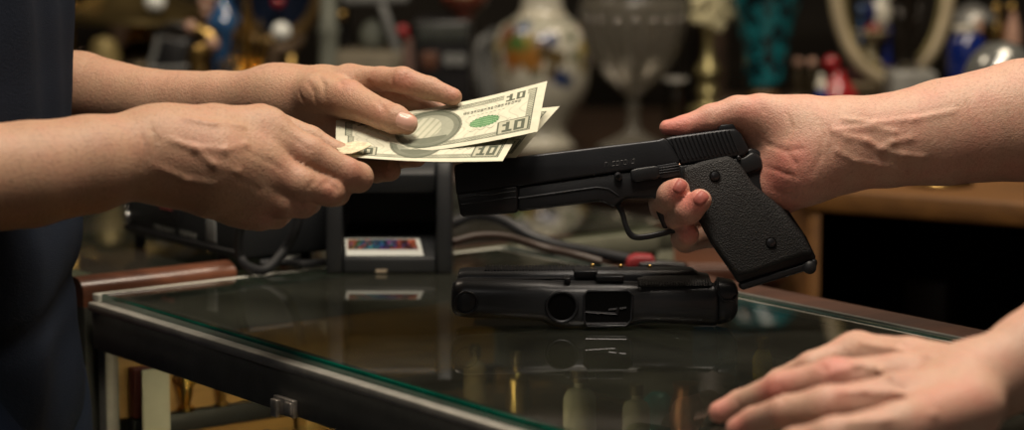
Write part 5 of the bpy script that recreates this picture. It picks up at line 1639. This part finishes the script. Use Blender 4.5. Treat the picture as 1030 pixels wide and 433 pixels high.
# candle stub, cream dish
Y = 2.86; e = thing('candle', (Q(980, 40, Y)[0], Y, ZB), 'rosy wax candle in a short brass holder beside the cobalt vase', 'candle')
turned('holder', 984, Y, [(96, 16), (92, 15), (70, 5), (36, 6), (34, 8), (31, 8)], M_BRASS, e, drop=ZB)
turned('wax', 984, Y, [(31, 4.5), (20, 4.5), (19, 0)], M_PINKB, e)
# cobalt vase
Y = 2.83; e = thing('cobalt_vase', (Q(970, 60, Y)[0], Y, ZB), 'cobalt blue glazed vase left of the clear glass dome', 'vase')
turned('vase_body', 971, Y, [(110, 12), (100, 16), (84, 19), (60, 20), (42, 19), (35, 14), (33, 11)], M_COBALT, e, drop=ZB)
turned('lip', 971, Y, [(33, 11), (29, 13), (26, 12), (28, 8)], M_PORC, e)
# glass dome
Y = 2.52; c = Q(1007, 78, Y); R_ = 37 * Y / F
e = thing('glass_dome', (c[0], Y, ZR), 'grey mirrored glass ball on a dark foot at the right edge', 'ornament')
m = MB(); m.ball(c, R_, 36, 24); m.build('glass_ball', mat('smoky mirrored glass', (.30, .31, .29), rough=.22, metal=.6, var=.35, vscale=60, coat=1), e)
m = MB(); hh = c[2] - R_ - ZR; m.lathe((c[0], Y, ZR), [(0, 0), (R_ * .7, 0), (R_ * .7, .01), (R_ * .45, max(hh, .012)), (R_ * .35, max(hh, .012) + .004), (0, max(hh, .012) + .004)], 28); m.build('foot', M_BRZ, e)
# small brass bottles upper right
for (x, lab, mm) in ((1002, 'small brass bottle left of the rightmost one, behind the glass ball', M_BRASS), (1018, 'rightmost small brass bottle behind the glass ball', M_PINKB)):
    e = thing('brass_bottle', (Q(x, 40, 2.97)[0], 2.97, ZB), lab, 'bottle', 'small brass bottles at right')
    turned('bottle_body', x, 2.97, [(60, 8), (40, 8), (28, 7), (20, 4), (12, 3)], mm, e, drop=ZB)
    m = MB(); m.ball(Q(x, 8, 2.97), .006); m.build('stopper', M_BRASS, e)
# tray on the oak cabinet under the forearm
p = Kc(.16, .10, ZR)
m = MB(); m.lathe(p, [(0, 0), (.03, 0), (.034, .004), (.033, .006), (.028, .003), (0, .003)], 28); tag(m.build('coin_tray', M_BRASS), 'round brass tray lying on the oak cabinet under the forearm', 'tray')
for k, (dx, dy, lab) in enumerate(((-.012, .0, 'dull coin at the left in the brass tray'), (.012, .005, 'dull coin at the right in the brass tray'))):
    m = MB(); m.lathe(p + np.array([dx, dy, .0032]), [(0, 0), (.009, 0), (.009, .0018), (0, .0018)], 20); tag(m.build('coin', M_GOLD), lab, 'coin', 'coins in the brass tray')

# ---- stock on the shelf unit far behind, only glimpsed in the gaps
jar_mats = [M_BRZ, M_DCH, M_GREY, M_CHEST, M_BEIGE]
spots = [(-.95, 'squat dark jar on the shelf unit above the handbag'), (-.50, 'squat grey jar on the shelf unit above the pale post'), (-.12, 'squat jar on the shelf unit above the black radio'), (.12, 'squat jar on the shelf unit above the crystal goblet'), (.75, 'squat jar on the shelf unit above the oval mirror')]
M_LIDK = M_BRASS

# ================================================================== DEVICES ON THE COUNTER
M_CASE = mat('black terminal plastic', (.011, .0125, .0145), rough=.55, var=.2, vscale=30, bump=.05, bscale=900)
M_DARK = mat('dark recess', (.004, .004, .0045), rough=.7)
YF_ = float(PZ(390, 276, ZT)[1])
e = thing('card_terminal', (Q(390, 275, YF_)[0], YF_ + .03, ZT), 'black open-fronted box terminal with a colourful white-edged label', 'terminal')
XA, XB_ = Q(328, 270, YF_)[0], Q(454, 270, YF_)[0]


def zpy(py, Y): return float(Q(390, py, Y)[2])


h_top = zpy(165, YF_)
for (xa, xb) in ((XA, XA + .013), (XB_ - .012, XB_)):
    m = MB(); m.prism([(xa, YF_ + .001, ZT), (xa, YF_ - .001, zpy(255, YF_)), (xa, YF_ + .006, h_top - .012), (xa, YF_ + .012, h_top), (xa, YF_ + .075, h_top + .002), (xa, YF_ + .08, ZT)], (xb - xa, 0, 0))
    m.build('side_wall', M_CASE, e, bevel=.0018)
m = MB(); m.prism([(XA + .0135, YF_ + .010, zpy(196, YF_)), (XA + .0135, YF_ + .008, zpy(176, YF_)), (XA + .0135, YF_ + .018, zpy(170, YF_)), (XA + .0135, YF_ + .074, h_top), (XA + .0135, YF_ + .074, zpy(196, YF_))], (XB_ - XA - .026, 0, 0))
m.build('top_cover', M_CASE, e, bevel=.0022)
m = MB(); bxx(m, XA + .0135, XB_ - .0125, YF_ + .066, YF_ + .073, ZT + .001, zpy(197, YF_)); m.build('recess', M_DARK, e, smooth=False)
zl0, zl1 = zpy(260.5, YF_), zpy(238, YF_ + .03)
m = MB(); m.prism([(XA + .0135, YF_ + .002, ZT + .0005), (XA + .0135, YF_ + .002, zl0), (XA + .0135, YF_ + .030, zl1), (XA + .0135, YF_ + .065, zl1 + .004), (XA + .0135, YF_ + .065, ZT + .0005)], (XB_ - XA - .026, 0, 0))
tray = m.build('tray', M_CASE, e, bevel=.0015)


def tslope(px, t, lift=.0006):     # point on the sloping tray face; t 0 front .. 1 back
    y = YF_ + .002 + .028 * t; z = zl0 + (zl1 - zl0) * t
    n = np.array([0, -(zl1 - zl0), .028]); n /= np.linalg.norm(n)
    return np.array([Q(px, 250, YF_)[0], y, z]) + n * lift


m = MB(); m.prism([tslope(348, .08), tslope(426, .08), tslope(420.5, .86), tslope(344.5, .86)], tslope(348, .08, .001) - tslope(348, .08, .0006)); lb = m.build('label', mat('label white', (.62, .64, .60), rough=.4, var=.05), tray, smooth=False)
cols = [(.35, .10, .03), (.05, .16, .05), (.02, .05, .22), (.03, .20, .22), (.02, .03, .10), (.20, .04, .16), (.04, .10, .30), (.02, .02, .05), (.30, .05, .03), (.45, .12, .06)]
vs, fs, ci = [], [], []
NX, NY_ = 40, 8
gm = mat('label picture', (.1, .1, .1))
mp, ntp, bsp = new_mat('label picture print')
anp = ntp.nodes.new('ShaderNodeAttribute'); anp.attribute_name = 'print'; ntp.links.new(anp.outputs['Color'], bsp.inputs['Base Color']); bsp.inputs['Roughness'].default_value = .35
rg = np.random.default_rng(11)
cv = []
for j in range(NY_ + 1):
    for i in range(NX + 1):
        u = i / NX; v = .34 + .47 * j / NY_
        sh_ = (1 - v) * 3.2
        vs.append(tslope(349.5 - 2 * v + (420 - 349.5 - 3 * v + sh_) * u, v, .0012))
        c_ = np.array(cols[int(np.clip(u * 10 + rg.normal(0, 1.6), 0, 9))]) * (.4 + 1.0 * rg.random()); c_ = c_ * (1 if rg.random() > .45 else .12); cv.append(c_)
for j in range(NY_):
    for i in range(NX):
        a = j * (NX + 1) + i; fs.append((a, a + 1, a + NX + 2, a + NX + 1))
lp_ = mesh_obj('label_picture', vs, fs, mp, tray, smooth=False)
atp = lp_.data.attributes.new('print', 'FLOAT_COLOR', 'POINT'); cc = np.ones((len(vs), 4), np.float32); cc[:, :3] = cv; atp.data.foreach_set('color', cc.ravel())
m = MB(); x = Q(378, 275, YF_)[0]; bxx(m, x, Q(389, 275, YF_)[0], YF_ + .0005, YF_ + .0019, ZT + .0012, zpy(271.5, YF_)); m.build('beige_sticker', mat('beige sticker', (.34, .28, .20), rough=.6), tray, smooth=False)

# left instrument
e = thing('cassette_recorder', Cc(-.13, .20, ZT), 'flat black recorder with small white lettering behind the hands of the customer', 'recorder')
hB = .042
def dbox(a0, a1, b0, b1, z0, z1): return MB().box(Cc(a0, b0, z0), CA * (a1 - a0), CB * (b1 - b0), CZ * (z1 - z0))


ZD = ZT + .0085
dbox(-.216, -.024, .140, .240, ZD, ZD + hB).build('recorder_body', M_CASE, e, bevel=.003)
for (a, b_) in ((-.212, .145), (-.07, .145), (-.212, .225), (-.07, .225)):
    m = MB(); m.lathe(Cc(a + .004, b_ + .004, ZT - .0035), [(0, 0), (.005, 0), (.005, .0122), (0, .0122)], 12); m.build('foot', M_BLKPL, e)
dbox(-.216, -.024, .137, .1399, ZD + .003, ZD + .008).build('front_ridge', M_BLKPL, e, bevel=.001)
dbox(-.170, -.120, .1385, .1399, ZD + .018, ZD + .036).build('display_window', M_DARK, e, bevel=.0005)
m = MB()
for (a, z, w_) in ((-.150, .029, .004), (-.143, .029, .003), (-.137, .029, .006)): m.box(Cc(a, .1380, ZD + z), CA * w_, CB * .0006, CZ * .003)
m.build('display_digit', mat('faint red digits', (.32, .06, .05), rough=.5), e)
m = MB()
for i in range(10):
    if i in (5,): continue
    a = -.165 + i * .0075
    m.box(Cc(a, .1392, ZD + .0125), CA * .0045, CB * .0008, CZ * .0008); m.box(Cc(a + .001, .1392, ZD + .0105 - .0006 * (i % 2)), CA * .003, CB * .0008, CZ * .0008)
    if i % 2: m.box(Cc(a + .0005, .1392, ZD + .0105), CA * .0006, CB * .0008, CZ * .0028)
m.build('small_lettering', mat('grey lettering', (.22, .22, .20), rough=.6), e)
for (z, r_) in ((.030, .0045), (.014, .0035)):  # silver balls stand in for the highlights on the recorder's corner
    m = MB(); m.ball(Cc(-.211, .139, ZD + z), r_, 14, 8, (1, 1, 1.6)); m.build('corner_highlight', M_SILVER, e)
dbox(-.075, -.060, .1385, .1399, ZD + .010, ZD + .030).build('side_button', M_GREY, e, bevel=.001)

# cables
M_CABLE = mat('black rubber cable', (.005, .0055, .007), rough=.65)
def Zp(px, py, z=.004): return PZ(px, py, ZT + z)


m = MB(); m.tube(spline([Q(303, 205, 1.89), Q(297, 232, 1.89), Q(286, 252, 1.895), Zp(268, 271, .006), Zp(252, 270, .006), Q(242, 260, 1.895), Q(240, 238, 1.89), Q(245, 218, 1.885)], 8), .0040, 12)
tag(m.build('cable', M_CABLE), 'black cable looping down between the recorder and the box terminal', 'cable', 'black cables on the counter')
m = MB(); m.tube(spline([Q(262, 266, 1.91), Q(285, 264, 1.915), Zp(305, 266, .005), Q(326, 264, 1.925)], 8), .0035, 12)
tag(m.build('cable', M_CABLE), 'short black cable running low into the left side of the box terminal', 'cable', 'black cables on the counter')
m = MB(); m.tube(spline([Q(452, 226, 1.96), Q(478, 217, 1.985), Q(505, 222, 1.995), Q(535, 238, 1.99), Q(565, 248, 1.98), Q(592, 253, 1.965), Q(622, 259, 1.95), Q(642, 263, 1.94)], 8), .0048, 12)
tag(m.build('cable', mat('grey black cable', (.013, .014, .017), rough=.5)), 'thick grey-black cable arching from the box terminal toward the back rail', 'cable', 'black cables on the counter')
m = MB(); m.tube(spline([Q(455, 244, 1.92), Q(480, 238, 1.93), Q(510, 239, 1.94), Q(545, 249, 1.945), Q(580, 257, 1.935), Q(605, 264, 1.93)], 8), .0035, 12)
tag(m.build('cable', mat('brown cable', (.03, .016, .010), rough=.45)), 'thinner brown cable under the thick cable behind the pistols', 'cable', 'black cables on the counter')
# red-handled pocket tool behind the lying pistol
q0 = PZ(640, 270, ZT); e = thing('pocket_tool', q0, 'black pocket tool with a red grip lying behind the lying pistol', 'tool')
m = MB(); m.prism([Q(629, 270, q0[1]), Q(632, 261, q0[1]), Q(640, 257.5, q0[1]), Q(656, 258.5, q0[1]), Q(660, 263, q0[1]), Q(658, 270, q0[1])], (0, .018, 0)); m.build('red_grip', mat('red rubber', (.26, .02, .025), rough=.5, var=.3, vscale=200), e, bevel=.002)
m = MB(); m.prism([Q(640, 271, q0[1] - .003), Q(643, 264.5, q0[1] - .003), Q(668, 263.5, q0[1] - .003), Q(690, 266, q0[1] - .003), Q(694, 271, q0[1] - .003)], (0, .012, 0)); m.build('tool_body', M_BLKPL, e, bevel=.0015)
for (x, y) in ((598, 276.5), (627, 277.5), (657, 277.8)):
    m = MB(); m.ball(Lp(x, y, .040), .0017, 10, 6); m.build('brass_screw', M_BRASS, lg)
# ================================================================== CAMERA + LIGHT
cam = bpy.data.cameras.new('camera'); co = bpy.data.objects.new('camera', cam); COL.objects.link(co)
co.location = Vector(CAM); co.rotation_euler = (math.pi / 2 - PITCH, 0, 0)
cam.sensor_width = 36; cam.lens = F / 1030 * 36; cam.clip_start = .02
cam.dof.use_dof = True; cam.dof.focus_distance = 1.645; cam.dof.aperture_fstop = 4.2; cam.dof.aperture_blades = 0
scn.camera = co


def area(loc, target, size, power, color=(1, .82, .62), sy=None):
    l = bpy.data.lights.new('lamp', 'AREA'); l.size = size; l.energy = power; l.color = color
    if sy: l.shape = 'RECTANGLE'; l.size_y = sy
    o = bpy.data.objects.new('area_light', l); COL.objects.link(o)
    o.location = loc
    o.rotation_euler = (Vector(target) - Vector(loc)).to_track_quat('-Z', 'Y').to_euler()
    return o


area((.0, 1.25, 2.5), (0, 1.65, 1.0), .5, 27, (1, .87, .71))
area((.45, 2.0, 2.6), (.2, 1.6, 1.0), .4, 12, (1, .86, .70))
area((-1.0, 2.7, 2.6), (-.5, 3.1, 1.0), .5, 10)
area((.7, 2.5, 2.6), (.4, 3.0, 1.0), .5, 10)
cl = Cc(.30, .035, ZT - .052)
area(cl, tuple(Cc(.22, .12, ZT - .45)), .02, 1.1, (1, .8, .5), sy=.25)  # strip added inside the case to brighten its left end
c2l = Cc(.72, .035, ZT - .052)
area(c2l, tuple(Cc(.72, .10, ZT - .5)), .02, .4, (1, .85, .6), sy=.25)  # second strip added inside the case to brighten the small stock
area((-.45, .15, 2.1), (-.05, 1.6, 1.05), .5, 1.3, (1, .92, .82))  # weak fill added from the camera side, no fixture there
w = bpy.data.worlds.new('world'); scn.world = w; w.use_nodes = True
w.node_tree.nodes['Background'].inputs[0].default_value = (.9, .85, .75, 1)
w.node_tree.nodes['Background'].inputs[1].default_value = .03
scn.view_settings.view_transform = 'Standard'
scn.view_settings.exposure = 0
scn.cycles.use_denoising = True
